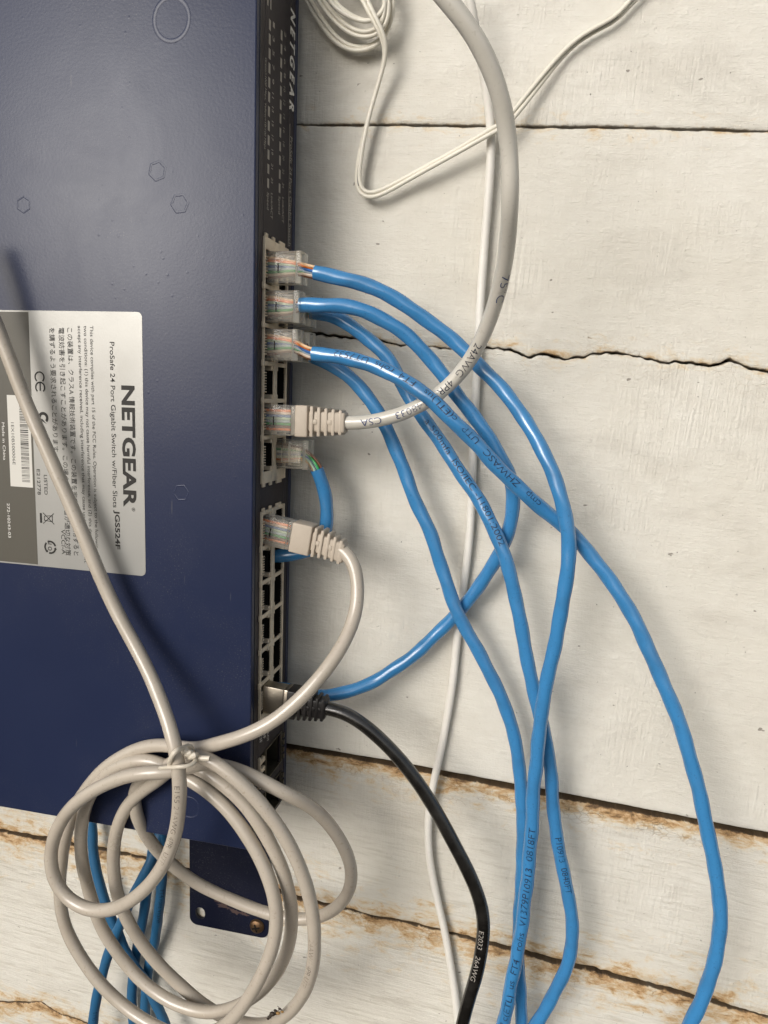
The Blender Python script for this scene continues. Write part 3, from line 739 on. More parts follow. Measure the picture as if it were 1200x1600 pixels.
# crossed out wheeled bin
p = lp(76, 810)
def stroke(bm, a, b, w, z=50.2):
    a = Vector(a); b = Vector(b); d = (b - a).normalized(); n = Vector((-d.y, d.x)) * w / 2
    poly_face(bm, [(*(a + n), z), (*(a - n), z), (*(b - n), z), (*(b + n), z)])
bin_ = [((1.8, 1.5), (1.8, -1.5)), ((1.6, 1.2), (-1.8, .85)), ((1.6, -1.2), (-1.8, -.85)), ((-1.8, .85), (-1.8, -.85)), ((2.6, 2.2), (-2.4, -2.2)), ((2.6, -2.2), (-2.4, 2.2))]
for i, (a, b_) in enumerate(bin_): stroke(bm, (p.x + a[0], p.y + a[1]), (p.x + b_[0], p.y + b_[1]), .28, 50.2 + .004 * i)
stroke(bm, (p.x - 3.4, p.y + 2), (p.x - 3.4, p.y - 2), .9)
dev_mesh('compliance_mark', bm, M['ink_print'], label, smooth=False)
ltext([('10', 74.5, 849, 75.5, 860, 8)], M['ink_print'])
p = lp(74, 711)
bm = bmesh.new(); flat_text(bm, 'UL', (p.x - 1.1, p.y + 1.3, 50.2), Vector((0, -1, 0)), Vector((1, 0, 0)), 2.4, 2.0, .02); dev_mesh('lettering', bm, M['ink_print'], label, smooth=False)

# ---- bracket under the switch, flat against the wall
def plate(pxpoly, z0, z1, holes, bev=.25):
    bm = bmesh.new()
    P = [todev(at(x, y, z1)) for x, y in pxpoly]
    return P
zb = 0.2
q = [todev(at(x, y, zb)) for x, y in ((296, 1330), (298, 1440), (416, 1470), (420, 1340))]
ul, ur = q[0].x, q[2].x + 1.0; vt_, vb_ = -180.0, (q[1].y + q[2].y) / 2
bm = bmesh.new()
hA = todev(at(313, 1427, zb)); hB = todev(at(402, 1446, zb))
# plate with one open slot hole and one screw hole, as a filled outline
def outline(cx, cy, rx, ry, n=28, rev=False, sl=0):
    o = []
    for i in range(n):
        a = 2 * math.pi * i / n
        o.append((cx + rx * math.cos(a), cy + ry * math.sin(a) + (sl if math.sin(a) > 0 else -sl)))
    return o
def rounded(x0, x1, y0, y1, r):
    o = []
    for cx, cy, a0 in ((x1 - .1, y1 - .1, 0), (x0 + .1, y1 - .1, 90), (x0 + r, y0 + r, 180), (x1 - r, y0 + r, 270)):
        rr = .1 if a0 < 180 else r
        for i in range(7): a = math.radians(a0 + 15 * i); o.append((cx + rr * math.cos(a), cy + rr * math.sin(a)))
    return o
loops = [rounded(ul, ur, vb_, vt_, 4.0), outline(hA.x, hA.y, 2.5, 2.7, sl=.5), outline(hB.x, hB.y, 2.3, 2.5, sl=.6)]
edges = []
for lo in loops:
    vs = [bm.verts.new((x, y, -1.5)) for x, y in lo]
    edges += [bm.edges.new((vs[i], vs[(i+1) % len(vs)])) for i in range(len(vs))]
bmesh.ops.triangle_fill(bm, use_beauty=True, edges=edges)
fs = list(bm.faces); r = bmesh.ops.extrude_face_region(bm, geom=fs)
for v in [g for g in r['geom'] if isinstance(g, bmesh.types.BMVert)]: v.co.z = zb
add_box(bm, ul, ur, VB - 1.3, VB + .25, zb - .2, 40, .2)          # leg of the bracket that is bolted to the side
bmesh.ops.recalc_face_normals(bm, faces=bm.faces)
brk = dev_mesh('mounting_bracket', bm, M['navy_shaded'], sw, autosm=40)
bm = bmesh.new(); rnd = random.Random(12)
for (x, y, rr) in ((350, 1416, 2.2), (366, 1424, 2.0), (382, 1428, 1.6), (340, 1408, 1.2)):
    c = todev(at(x, y, zb)); n = 22
    bm.faces.new([bm.verts.new((c.x + rr * (1 + .5 * rnd.uniform(-1, 1)) * 1.5 * math.cos(2 * math.pi * i / n), c.y + rr * .55 * (1 + .6 * rnd.uniform(-1, 1)) * math.sin(2 * math.pi * i / n) - .2 * rr * math.cos(2 * math.pi * i / n), zb + .02 + .004 * x % .01)) for i in range(n)])
dev_mesh('worn_patch', bm, M['worn'], brk, smooth=False)
scr = empty('wall_screw', 'dark bronze cross-head screw holding the bracket under the switch', 'screw', fromdev((hB.x, hB.y, 0)), TH)
bm = bmesh.new()
def lathe(bm, prof, n=28, mat=0):
    rings = []
    for r, z in prof: rings.append([bm.verts.new((r * math.cos(2 * math.pi * i / n), r * math.sin(2 * math.pi * i / n), z)) for i in range(n)])
    for a, b in zip(rings[:-1], rings[1:]):
        for i in range(n): f = bm.faces.new((a[i], a[(i+1) % n], b[(i+1) % n], b[i])); f.material_index = mat
    bm.faces.new(list(reversed(rings[0]))).material_index = mat; bm.faces.new(rings[-1]).material_index = mat
lathe(bm, [(1.3, -8), (1.3, .35), (3.6, .35), (3.7, .8), (3.2, 1.7), (1.9, 2.3), (.1, 2.5)])
conv(bm); link_mesh('head', bm, M['screw'], scr)
bm = bmesh.new(); add_box(bm, -2.0, 2.0, -.36, .36, 1.6, 2.56, 0); add_box(bm, -.36, .36, -2.0, 2.0, 1.6, 2.57, 0)
bmesh.ops.rotate(bm, verts=bm.verts, cent=(0, 0, 0), matrix=Matrix.Rotation(.3, 3, 'Z')); conv(bm); link_mesh('cross_recess', bm, M['hole'], scr, smooth=False)

# ------------------------------------------------------------------ plugs
WIRES = ['orange_w', 'orange', 'green_w', 'bluew', 'blue_w', 'green', 'brown_w', 'brown']
def place(u, v, z, tilt=0.0, far=False):
    """matrix of a plug in device coordinates: x out of the port, y along the front"""
    m = Matrix.Translation(Vector((u, v, z))) @ Matrix.Rotation(tilt, 4, 'Z')
    if far: m = m @ Matrix.Rotation(math.pi, 4, 'X')
    return m
def dxf(m): # plug local -> wall frame
    D = Matrix.Translation(Vector((X0, 0, 0))) @ Matrix.Rotation(TH, 4, 'Z')
    return D @ m
def put(bm, mtx):
    for v in bm.verts: v.co = mtx @ v.co
    return bm
def clear_plug(root, m, length, end, jacket_r=2.7, shielded=False, boot=False):
    """m: matrix (wall frame) of the plug, x outward, origin on the port face, contacts towards +z"""
    mi = m
    bm = bmesh.new()
    hw = 5.85
    add_box(bm, -8, length - 2.4, -hw + .1, hw - .1, -3.3, 3.3, .35)
    if not boot: add_box(bm, length - 2.35, length, -hw, hw, -4.0, 3.6, .35)
    else: add_box(bm, length - 2.35, length, -hw + .3, hw - .3, -3.2, 3.2, .35)
    pl = link_mesh('plug', conv(put(bm, mi)), M['metal'] if shielded else M['clear'], root)
    # inner funnel, strain bar
    bm = bmesh.new()
    if not shielded:
        add_box(bm, length - 9.0, length - 2.6, -4.6, 4.6, -2.2, 2.0, .3)
        add_box(bm, 1.2, length - 9.4, -4.4, 4.4, .4, 1.9, .1)
        put(bm, mi); conv(bm); link_mesh('wire_guide', bm, M['clear'], pl)
        bm = bmesh.new(); add_box(bm, length - 9.3, length - 8.9, -2.0, 1.4, 3.0, 3.42, 0); conv(put(bm, mi)); link_mesh('crimp_bar', bm, M['hole'], pl, smooth=False)
        bm = bmesh.new()
        for k in range(8): add_box(bm, -6, -1.2, -3.8 + k * 1.02, -3.35 + k * 1.02, 2.6, 3.45, 0)
        conv(put(bm, mi)); link_mesh('contacts', bm, M['gold'], pl, smooth=False)
    # latch on the inner side
    bm = bmesh.new()
    pr = [(-5, -3.4), (3, -5.2), (10, -6.6), (11.5, -6.7)]
    for (xa, za), (xb, zb_) in zip(pr[:-1], pr[1:]):
        w = 1.6 if xa < 3 else 2.9
        vs = [bm.verts.new(c) for c in ((xa, -w, za - .5), (xb, -w, zb_ - .5), (xb, w, zb_ - .5), (xa, w, za - .5), (xa, -w, za), (xb, -w, zb_), (xb, w, zb_), (xa, w, za))]
        for f in ((0,3,2,1),(4,5,6,7),(0,1,5,4),(1,2,6,5),(2,3,7,6),(3,0,4,7)): bm.faces.new([vs[i] for i in f])
    put(bm, mi); conv(bm); link_mesh('latch', bm, M['clear'] if not shielded else M['metal'], pl, smooth=False)
    # the eight wires fan out from the jacket
    if end is not None:
        e, ed = end     # jacket start and its direction (pointing along the cable)
        mk = mi.to_3x3()
        for k in range(8):
            y = -3.57 + 1.02 * k
            ring = Vector((0, math.cos(k * .785 + .4), math.sin(k * .785 + .4))) * 1.45
            side = ed.cross(mk @ Vector((0, 0, 1))).normalized(); upv = side.cross(ed).normalized()
            j0 = e + side * (-ring.y) + upv * ring.z
            # order wires by side so they do not cross too much
            yy = 3.57 - 1.02 * k
            sg = 1 if side.dot(mk @ Vector((0, 1, 0))) > 0 else -1
            j0 = e + side * (sg * (yy / 3.57) * 1.9) + upv * (1.0 * math.sin(k * 2.1 + 1))
            pts = [mi @ Vector((-5, yy, 1.4)), mi @ Vector((1.5, yy, 1.4)), mi @ Vector((length - 8, yy * .85, 1.2)), mi @ Vector((length - 3, yy * .6, .6 + .5 * math.sin(k * 1.7))), j0 - ed * 1.2, j0 + ed * 2.5]
            C = spline(pts, .6, 1.5)
            bm = bmesh.new(); tube(bm, C, .54, 8); conv(bm); link_mesh('wire', bm, M['w_' + WIRES[k]], pl)
    return pl
def boot(root, m, u0, mat, ribs=5, l0=5.6, pitch=2.55, bridges='alt', bend=0.0):
    bm = bmesh.new()
    add_box(bm, u0, u0 + l0, -5.95, 5.95, -4.3, 4.1, .5, seg=3)
    add_box(bm, u0 + l0 - .1, u0 + l0 + ribs * pitch + .6, -3.9, 3.9, -3.2, 3.2, .9, seg=3)     # core
    for k in range(ribs):
        x = u0 + l0 + .9 + k * pitch; s = 1 - .05 * k
        add_box(bm, x, x + 1.35, -5.8 * s, 5.8 * s, -4.2 * s, 4.1 * s, .4, seg=2)
        if k < ribs - 1 and (bridges == 'all' or k % 2 == 0):
            add_box(bm, x + 1.2, x + pitch + .1, -.9, .9, -4.0 * s, 3.9 * s, .2)
    if bend:
        for v in bm.verts:
            d = max(v.co.x - u0 - l0, 0); v.co.y += bend * d * d
    put(bm, m); conv(bm)
    return link_mesh('boot', bm, mat, root)
def cable_pts(lst, step=1.0, smooth=6.0, pre=None, post=None): return spline((pre or []) + [at(*p) for p in lst] + (post or []), step, smooth)
def org_of(C): return tuple(C[len(C) // 2])
def cable_root(name, label, cat, group=None):
    return empty(name, label, cat, (0, 0, 0), 0.0, group)
def jacket(root, C, r, mat, lump=.018, pitch=13.0, ph=0.0, name='jacket', extra=None):
    bm = bmesh.new(); tube(bm, C, r, 22, lump=lump, pitch=pitch, ph=ph)
    return link_mesh(name, conv(bm), mat, root, autosm=60)
def arclen(C, px, py):
    """arc length of the cable where the photo shows it nearest to px,py"""
    best = None; s = 0.0
    Ri = Rw.transposed()
    for i, c in enumerate(C):
        if i: s += (c - C[i-1]).length
        q = Ri @ (c - CPOS); x = 600 + FPX * q.x / -q.z; y = 800 - FPX * q.y / -q.z
        d = (x - px)**2 + (y - py)**2
        if best is None or d < best[0]: best = (d, s)
    return best[1]
G_BLUE = 'blue network cables'
RB = 2.75
ports1 = [39.9 - 14 * i for i in range(6)]; ports2 = [-59.25 - 14 * i for i in range(6)]
def wobble(C, amp, seed):
    out = []; n = len(C)
    for i, c in enumerate(C):
        f = min(1, i / 15.0); s_ = i * .062
        out.append(c + Vector((noise.noise(Vector((s_, seed, 0))), noise.noise(Vector((s_, seed, 9))), .6 * noise.noise(Vector((s_, seed, 21))))) * amp * f * 1.6)
    return out
def blue_cable(label, pts, r=RB, mat='blue', ph=0.0, lump=.03, post=None):
    root = cable_root('network_cable', label, 'cable', G_BLUE)
    C = wobble(cable_pts(pts, post=post), .32, ph); jacket(root, C, r, M[mat], lump, 13.0, ph)
    return root, C
def tdir(C, i=0, j=4): return (C[j] - C[i]).normalized()

# plug 1
b1, C1 = blue_cable('blue cable from the topmost clear plug, lying over the other blue cables',
  [(492,426,35),(515,430,35),(545,437,34),(600,457,32),(650,487,29),(700,526,26),(745,566,25),(790,615,26),(830,671,28),(860,730,31),(880,790,32),(889,840,32),(886,900,32),(875,965,31),(862,1030,30),(850,1090,29),(842,1150,28),(836,1210,27),(832,1270,26),(828,1330,26),(822,1400,26),(812,1470,26),(800,1530,26),(788,1590,26),(776,1650,26),(766,1700,26)])
m1 = dxf(place(0, ports1[0], 35.2)); clear_plug(b1, m1, 13.6, (C1[0], tdir(C1)))
# plug 2
b2, C2 = blue_cable('blue cable from the second clear plug, curling back down behind the black plug',
  [(469,477,35),(500,476,35),(530,476,34),(580,490,32),(635,522,28),(685,578,24.5),(727,632,23),(770,694,21.5),(795,738,20),(803,777,19),(799,815,17.5),(784,858,15),(757,905,12),(715,957,9.5),(670,1003,9.5),(620,1043,11),(575,1070,14),(530,1084,18),(495,1089,21)], ph=1.0, post=[fromdev((9, -130.8, 22.0)), fromdev((-6, -131.2, 22.2))])
m2 = dxf(place(0, ports1[1], 35.2)); clear_plug(b2, m2, 13.0, (C2[0], tdir(C2)))
# plug 3
b3, C3 = blue_cable('blue cable from the third clear plug, sweeping out to the far right',
  [(489,553,35.5),(520,556,36),(560,563,37),(610,583,39),(655,609,40),(690,639,39.5),(740,690,37),(790,743,34),(835,784,30),(868,812,26),(905,845,25),(945,895,25),(985,955,26),(1020,1030,27),(1050,1100,28),(1075,1170,29),(1095,1250,30),(1108,1310,30),(1120,1370,30),(1125,1420,30),(1122,1480,30),(1105,1540,30),(1080,1600,30),(1050,1660,30),(1030,1710,30)], ph=2.0)
m3 = dxf(place(0, ports1[2], 35.2)); clear_plug(b3, m3, 12.6, (C3[0], tdir(C3)))
# far row, under plug 2
b4, C4 = blue_cable('blue cable from under the second plug, bulging right then back at the bottom edge',
  [(485,487,22.7),(510,491,22),(540,503,21),(580,532,20),(607,560,19),(625,594,18.5),(645,630,18),(668,662,18),(690,694,18),(719,737,19),(747,779,20),(770,823,21.5),(789,868,22),(801,915,21.5),(813,970,21),(826,1040,20.5),(839,1100,20),(851,1150,19.5),(860,1200,19),(866,1275,18),(873,1325,18),(882,1370,18),(892,1420,18),(895,1460,18),(888,1505,18),(870,1545,18),(846,1587,18),(815,1640,18),(795,1690,18)], ph=3.0)
m4 = dxf(place(0, ports1[1] - .2, 22.7, 0, True)); clear_plug(b4, m4, 13.6, (C4[0], tdir(C4)))
# far row, under plug 3
b6, C6 = blue_cable('blue cable from under the third plug, hanging left of the printed vertical cable',
  [(486,556,22.7),(510,566,22),(540,583,21),(567,609,20),(593,647,19),(612,687,18),(630,733,17.5),(650,783,17),(671,830,16.5),(688,880,16),(704,930,16),(722,973,16),(750,1022,15.5),(776,1072,15),(797,1125,14.5),(809,1180,14),(815,1240,14),(817,1300,14),(815,1375,14),(811,1440,14),(811,1520,14),(815,1590,14),(818,1680,14)], ph=4.0)
m6 = dxf(place(0, ports1[2], 22.7, 0, True)); clear_plug(b6, m6, 13.4, (C6[0], tdir(C6)))
# port 6 far row
b5, C5 = blue_cable('short blue loop from the clear plug between the two beige booted plugs',
  [(495,733,22.5),(503,752,21.5),(509,778,20.5),(512,805,19.5),(510,832,18.5),(500,852,18),(484,862,19)], ph=5.0, post=[fromdev((7.5, -71.5, 21.5)), fromdev((2, -73, 22.5)), fromdev((-6, -73.2, 22.7))])
m5 = dxf(place(0, ports1[5], 22.7, 0, True)); clear_plug(b5, m5, 13.6, (C5[0], tdir(C5)))
# cables behind the coil, from behind the switch
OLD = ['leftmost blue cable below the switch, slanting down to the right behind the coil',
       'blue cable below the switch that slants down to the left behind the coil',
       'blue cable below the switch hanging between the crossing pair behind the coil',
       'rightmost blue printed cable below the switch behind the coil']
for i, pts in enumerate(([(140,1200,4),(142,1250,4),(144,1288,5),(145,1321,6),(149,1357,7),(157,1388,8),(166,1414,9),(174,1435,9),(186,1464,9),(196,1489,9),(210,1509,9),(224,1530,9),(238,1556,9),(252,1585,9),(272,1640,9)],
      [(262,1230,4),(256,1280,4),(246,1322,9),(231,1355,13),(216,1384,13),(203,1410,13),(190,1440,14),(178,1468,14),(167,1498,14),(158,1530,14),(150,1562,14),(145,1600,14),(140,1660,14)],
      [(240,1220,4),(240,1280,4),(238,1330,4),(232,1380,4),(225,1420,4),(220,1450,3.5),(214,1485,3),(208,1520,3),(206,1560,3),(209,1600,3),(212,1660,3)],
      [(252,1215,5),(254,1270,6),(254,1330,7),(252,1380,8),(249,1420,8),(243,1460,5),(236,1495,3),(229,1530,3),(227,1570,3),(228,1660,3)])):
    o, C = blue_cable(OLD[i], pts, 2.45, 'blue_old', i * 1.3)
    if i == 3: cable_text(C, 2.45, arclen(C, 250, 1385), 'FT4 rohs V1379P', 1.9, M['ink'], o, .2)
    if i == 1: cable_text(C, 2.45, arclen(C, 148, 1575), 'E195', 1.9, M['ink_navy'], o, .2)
# print on the blue cables
INK = M['ink']
cable_text(C3, RB, arclen(C3, 838, 788), 'cmp   ZHWASC   UTP   c(ETL)us   FT4  rohs  UT7532', 2.35, INK, b3, -.15, rev=True, twist=0.003, stretch=1.27, slant=.1)
cable_text(C4, RB, arclen(C4, 668, 655), 'a 500mfa  ISO/IEC -11801:2002', 2.4, INK, b4, .25, twist=0.0, stretch=1.3)
cable_text(C4, RB, arclen(C4, 870, 1302), 'P10913  0840FT', 2.4, INK, b4, .15, twist=.0, stretch=1.1, slant=.05)
cable_text(C1, RB, arclen(C1, 792, 1600), 'P c(ETL)  us  FT4   rohs  V1379P10913  0818FT', 2.55, INK, b1, 0.0, rev=True, stretch=1.3, slant=.1)

# ------------------------------------------------------------------ grey cable with the H-ribbed boot
RG = 2.62
g1 = cable_root('network_cable', 'thick light grey cable arching from the upper beige boot to the top edge', 'cable', 'booted network cables')
mg1 = dxf(place(0, ports1[4] - .1, 35.2))
CG1 = cable_pts([(562,661,35),(590,657,34.5),(625,648,34),(660,632,33.5),(700,604,34),(735,562,37),(762,508,44),(782,445,54),(793,380,64),(797,310,74),(796,240,76),(789,180,80),(774,125,84),(750,70,88),(718,22,91),(690,-10,93),(655,-50,94),(600,-100,94)], pre=[mg1 @ Vector((25, 0, 0)), mg1 @ Vector((29, 0, 0))])
jacket(g1, CG1, RG, M['grey'], .012, 17)
m = dxf(place(0, ports1[4] - .1, 35.2)); clear_plug(g1, m, 12.6, None, boot=True)
boot(g1, m, 12.2, M['boot_beige'], l0=5.0, pitch=2.75)
bm = bmesh.new()
for k in range(8): pass
bm.free()
cable_text(CG1, RG, arclen(CG1, 667, 629), '148033    CSA', 2.5, M['ink_navy'], g1, .1, rev=True, stretch=1.25)
cable_text(CG1, RG, arclen(CG1, 752, 534), '24AWG  4PR', 2.6, M['ink'], g1, .0, rev=True, stretch=1.2)
cable_text(CG1, RG, arclen(CG1, 788, 425), '75°C', 2.6, M['ink_navy'], g1, .5, rev=True, stretch=1.4)
def colour_stub(root, m, far=False):
    pl = None
    for k, cn in enumerate(['orange', 'brown_w', 'bluew', 'green_w', 'blue_w', 'green', 'brown', 'orange']):
        yy = 3.57 - 1.02 * k
        C = [m @ Vector((x, yy, 1.2)) for x in (-5, 0, 4, 8, 10)]
        bm = bmesh.new(); tube(bm, C, .5, 8); conv(bm); link_mesh('wire', bm, M['w_' + cn], root.children[1])
colour_stub(g1, m)

# ------------------------------------------------------------------ the coiled beige cable
gc = cable_root('coiled_network_cable', 'beige cable wound into a tied coil over the lower end of the switch', 'cable', 'booted network cables')
tilt7 = -.15
coil = [(541,852,37),(552,872,37.5),(558,900,38.5),(560,930,40.5),(556,960,43),(545,990,47),(522,1030,53),(482,1079,59),(432,1124,63),(382,1150,65),(335,1163,64),(300,1172,62),
 # left strand b
 (275,1166,59),(250,1163,58),(222,1167,57),(187,1183,57),(157,1206,57),(134,1234,56),(114,1268,54),(101,1312,52),(95,1355,50),(93,1395,48),(98,1436,47),(110,1468,47),(129,1500,47),(153,1533,47),(183,1563,47),(216,1589,48),(250,1608,50),(290,1622,54),(330,1615,60),(362,1594,63),
 # right strand 3
 (392,1554,65),(414,1512,66),(428,1475,66),(433,1440,66),(430,1405,66),(420,1370,65),(403,1333,64),(381,1297,63),(356,1264,62),(326,1236,61),(294,1216,60),(272,1206,59),
 # left strand c
 (250,1190,60),(222,1186,60),(190,1195,59),(162,1211,58),(143,1237,57),(131,1267,56),(126,1302,54),(127,1340,52),(135,1377,49),(145,1412,46),(156,1445,45),(173,1474,44),(195,1504,43),(221,1533,43),(252,1557,44),(283,1573,45),(320,1582,46),(355,1579,47),(388,1563,48),
 # right strand 2
 (415,1542,50),(436,1515,52),(450,1483,54),(456,1445,56),(454,1405,58),(444,1366,60),(427,1326,61),(403,1284,61),(374,1246,61),(342,1220,61),(308,1198,60),(280,1190,58),
 # left strand d
 (258,1212,57),(236,1226,56),(211,1244,55),(192,1269,54),(180,1303,54),(177,1340,52),(179,1377,49),(187,1412,47),(200,1440,45),(218,1470,43),(240,1498,41),(268,1527,39),(297,1553,38),(328,1578,37),(362,1594,38),(400,1602,41),(432,1596,46),
 # right strand 1
 (460,1574,51),(480,1542,55),(490,1505,58),(492,1465,60),(489,1428,61),(481,1390,62),(468,1352,63),(451,1317,64),(427,1280,65),(400,1247,66),(369,1216,67),(333,1189,67),(300,1176,66),(278,1186,62),
 # left strand e, then the wide loop at the back
 (256,1200,58),(232,1207,55),(214,1222,53.5),(207,1243,53.5),(212,1270,53.5),(226,1301,47),(247,1330,40),(275,1357,33),(312,1383,28),(360,1405,26),(415,1426,25),(460,1437,25),(497,1434,26),(527,1418,28),(545,1395,30),(550,1368,33),(544,1337,37),(526,1303,41),(501,1272,46),(474,1253,52),(446,1240,57),(413,1222,58.5),(384,1207,59),(350,1196,59.5),(318,1192,60),(290,1200,62),
 # left strand a: the front loop, then up over the label
 (262,1208,66),(240,1207,67),(215,1208,67),(181,1218,66),(147,1234,66),(118,1254,66),(97,1279,65),(84,1307,65),(78,1342,65),(84,1376,65),(103,1403,65),(131,1420,66),(165,1424,67),(199,1411,69),(229,1387,71),(255,1353,73),(272,1312,74),(280,1266,75),(281,1222,75),(277,1182,75),(268,1145,73),(257,1110,70),(240,1068,66),(220,1025,63),(196,982,61),(172,935,60),(150,885,60),(128,830,60),(102,770,60),(74,705,60),(45,640,60),(20,575,61),(-5,510,62),(-30,450,64),(-70,360,66)]
RC = 2.65
mgc = dxf(place(0, ports2[0], 35.2, tilt7))
CGC = cable_pts(coil[1:], 1.0, 8.0, pre=[mgc @ Vector((27, 0, 0)), mgc @ Vector((31, -.4, 0))])
jacket(gc, CGC, RC, M['beige'], .010, 19)
m = dxf(place(0, ports2[0], 35.2, tilt7)); clear_plug(gc, m, 11.8, None, boot=True); colour_stub(gc, m)
boot(gc, m, 11.4, M['boot_beige'], ribs=5, l0=8.2, pitch=2.6, bridges='none', bend=-.012)
cable_text(CGC, RC, arclen(CGC, 281, 1222), 'E155 24AWG 4PR  UTP', 1.9, M['ink_soft'], gc, -.35, rev=True, stretch=1.3)
cable_text(CGC, RC, arclen(CGC, 492, 1462), '24AWG 4PR UTP', 2.0, M['ink_soft'], gc, -.5, rev=True, stretch=1.25)
# twist tie
tie = cable_root('twist_tie', 'short white plastic twist tie knotted round the neck of the beige coil', 'cable tie')
bm = bmesh.new()
tube(bm, cable_pts([(250,1200,74),(265,1199,77.5),(282,1198,79),(298,1196,77),(306,1188,74),(303,1182,72)], .5, 1), .75, 10)
tube(bm, cable_pts([(265,1195,76),(268,1183,79),(275,1173,79),(286,1169,74),(294,1165,70),(302,1172,67)], .5, 1), .95, 10)
tube(bm, cable_pts([(300,1180,71),(312,1184,72),(328,1185,72)], .5, 0), 1.0, 10)
for k in range(3):
    x = 286 + k * 7; y = 1174 + k * 3.5
    tube(bm, cable_pts([(x-4, y+3, 70), (x-1, y+1, 74), (x+4, y-1, 74), (x+7, y, 70)], .4, 0), 1.15, 10)
link_mesh('tie', conv(bm), M['tie'], tie)

# ------------------------------------------------------------------ black cable with a metal plug
bk = cable_root('network_cable', 'black network cable with a black ribbed boot and a metal plug', 'cable', 'booted network cables')
mbk = dxf(place(0, ports2[5] + .2, 35.2, -.07))
CBK = cable_pts([(534,1111,35.5),(560,1126,35),(592,1152,34),(622,1183,33),(652,1221,32),(682,1268,31),(708,1316,31),(730,1358,31),(747,1398,31),(756,1436,31),(753,1480,31),(744,1525,31),(730,1570,31),(718,1620,31),(706,1680,31)], pre=[mbk @ Vector((22, 0, 0)), mbk @ Vector((25.5, -.1, 0))])
jacket(bk, CBK, 2.75, M['black'], .008, 17)
m = dxf(place(0, ports2[5] + .2, 35.2, -.07)); clear_plug(bk, m, 11.4, None, shielded=True)
boot(bk, m, 10.6, M['boot_black'], ribs=5, l0=4.0, pitch=2.35, bridges='all')
cable_text(CBK, 2.75, arclen(CBK, 752, 1450), 'E2033   26AWG', 2.0, M['ink_grey'], bk, -.3, stretch=1.25)

# ------------------------------------------------------------------ thin white cables
w1 = cable_root('phone_cable', 'thin white flat cable hanging down the boards behind the blue cables', 'cable')
CW = cable_pts([(715,-60,20),(730,-20,20),(738,20,18),(745,60,14),(757,120,9),(766,190,6),(767,240,4),(763,310,3.5),(757,380,3.5),(752,450,3.5),(748,520,3.5),(745,580,3.5),(741,660,3.5),(738,740,3.5),(735,820,3.5),(729,880,3.5),(721,940,3.2),(714,1000,3.2),(708,1060,3.5),(699,1120,3.5),(686,1185,3.5),(674,1240,3.5),(669,1290,2.5),(671,1340,2),(682,1400,1.5),(694,1450,1.5),(703,1500,1.5),(712,1560,1.5),(720,1640,1.5)])
jacket(w1, CW, 1.7, M['white2'], .02, 30)
w2 = cable_root('twin_lead', 'thin white twin lead, coiled at the top edge and bent sharply beside the switch', 'cable')
tw = [(1060,-60,4),(1010,-22,4),(985,4,4),(962,28,4),(930,46,4),(904,62,4),(880,84,4),(856,112,5),(832,142,6),(808,172,8),(790,192,9),(768,205,10),(735,224,9),(700,244,8),(660,266,7),(620,288,6),(592,302,6),(574,305,6),(563,298,6),(559,282,6),(561,255,6),(567,222,6),(577,180,6),(590,135,7),(600,98,9),(602,75,11),(596,52,13),(584,28,14),(572,4,14),(556,-25,13),(530,-55,10),(500,-60,8),(478,-40,6),(476,-14,6),(488,12,6),(505,38,6),(525,62,6),(548,75,6),(570,76,6),(592,66,6),(606,44,7),(613,18,9),(612,-12,10),(595,-48,11),(560,-62,12),(520,-56,12),(497,-36,11),(494,-14,10),(506,8,9.5),(528,33,9.5),(552,50,9.5),(575,54,10),(596,43,11),(604,20,12),(602,-10,13),(585,-45,14),(550,-52,15),(522,-40,15),(512,-18,14),(518,0,13),(536,18,12.5),(556,29,12),(580,33,12.5),(600,14,12),(604,-20,12),(600,-70,12)]
CT = cable_pts(tw, .8, 2.5)
def side_offset(C, d, refn=Vector((0, 0, 1)), rollf=None):
    out = []
    n = len(C); s = 0
    for i in range(n):
        t = (C[min(i+1, n-1)] - C[max(i-1, 0)]).normalized()
        sd_ = t.cross(refn).normalized(); up = sd_.cross(t)
        a = rollf(i / n) if rollf else 0
        out.append(C[i] + (sd_ * math.cos(a) + up * math.sin(a)) * d)
    return out
rl = lambda f: .35 + .9 * math.sin(f * 21.0)
bm = bmesh.new()
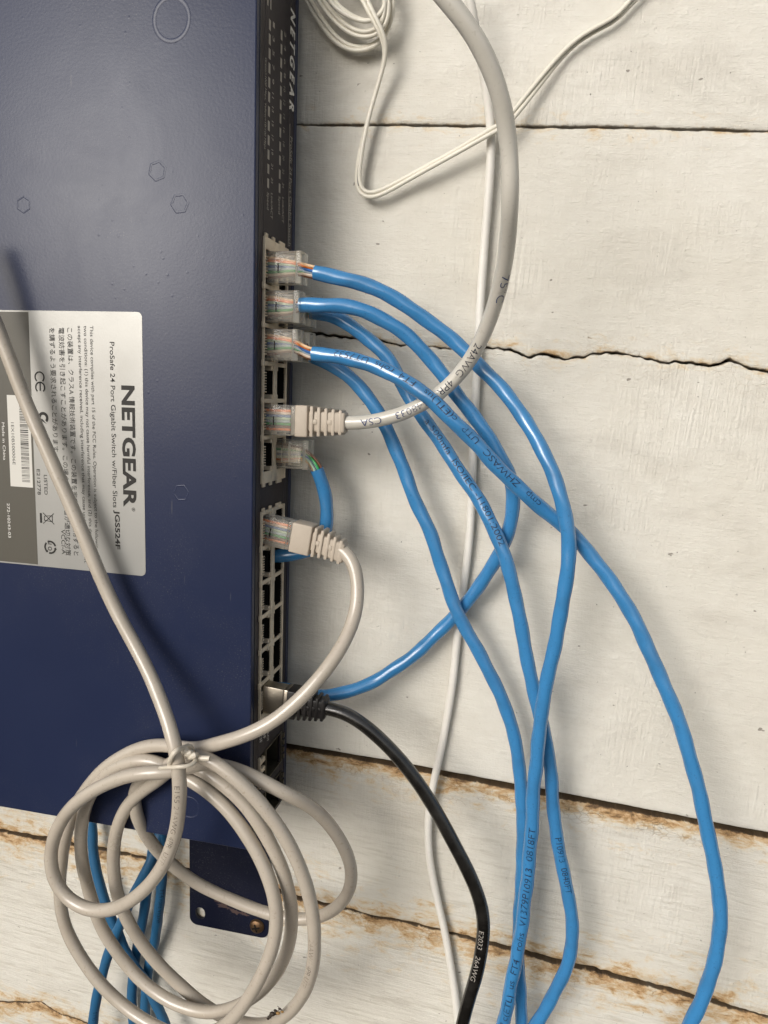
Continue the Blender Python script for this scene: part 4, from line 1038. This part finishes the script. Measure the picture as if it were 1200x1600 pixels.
for d in (-.82, .82): tube(bm, side_offset(CT, d, rollf=rl), .84, 12)
link_mesh('jacket', conv(bm), M['white'], w2, autosm=60)
sA, sB = arclen(CT, 563, 292), arclen(CT, 600, 90)
def ribbon(C, s0, s1, w, lift):
    s = 0; pr = None
    for i in range(1, len(C) - 1):
        s += (C[i] - C[i-1]).length
        if s < s0 or s > s1: continue
        t = (C[i+1] - C[i-1]).normalized(); n = (CPOS - C[i]).normalized(); n = (n - t * n.dot(t)).normalized(); sd_ = t.cross(n)
        c = [bm.verts.new(C[i] + n * lift + sd_ * k * w) for k in (-1, 1)]
        if pr: bm.faces.new((pr[0], pr[1], c[1], c[0]))
        pr = c
for k in range(5):
    bm = bmesh.new(); ribbon(CT, sA + (sB - sA) * k / 5 + (1 if k else 0), sA + (sB - sA) * (k + 1) / 5 - 1, .36, .95); link_mesh('stripe', conv(bm), M['strip_grey'], w2, smooth=False)
s0 = arclen(CT, 965, 26); bm = bmesh.new(); ribbon(CT, s0, s0 + 16, .33, .95); link_mesh('stripe', conv(bm), M['strip_grey'], w2, smooth=False)

# ------------------------------------------------------------------ small husk on the coil
bug = cable_root('insect_husk', 'tiny dry brown insect husk stuck to the bottom of the beige coil', 'insect husk')
bm = bmesh.new(); rnd = random.Random(2)
for k in range(9):
    x = 417 + k * 3.0 + rnd.uniform(-2, 2); y = 1589 - k * 1.4 + rnd.uniform(-3, 3); c = at(x, y, 54 + rnd.uniform(-.6, 1.0))
    r = bmesh.ops.create_icosphere(bm, subdivisions=2, radius=rnd.uniform(.5, 1.05), matrix=Matrix.Translation(c) @ Matrix.Diagonal((1.2, .8, .8, 1)))
    for f in {f for v in r['verts'] for f in v.link_faces}: f.material_index = 1 if k > 4 and k % 2 == 0 else 0
for k in range(5):
    a = at(418 + k * 5, 1588 - k * 2, 54); tube(bm, [a, a + Vector((rnd.uniform(-1, 1), 1.2, .8)), a + Vector((rnd.uniform(-2, 2), 2.2, .1))], .12, 6)
link_mesh('husk', conv(bm), [M['bug'], M['bug2']], bug)
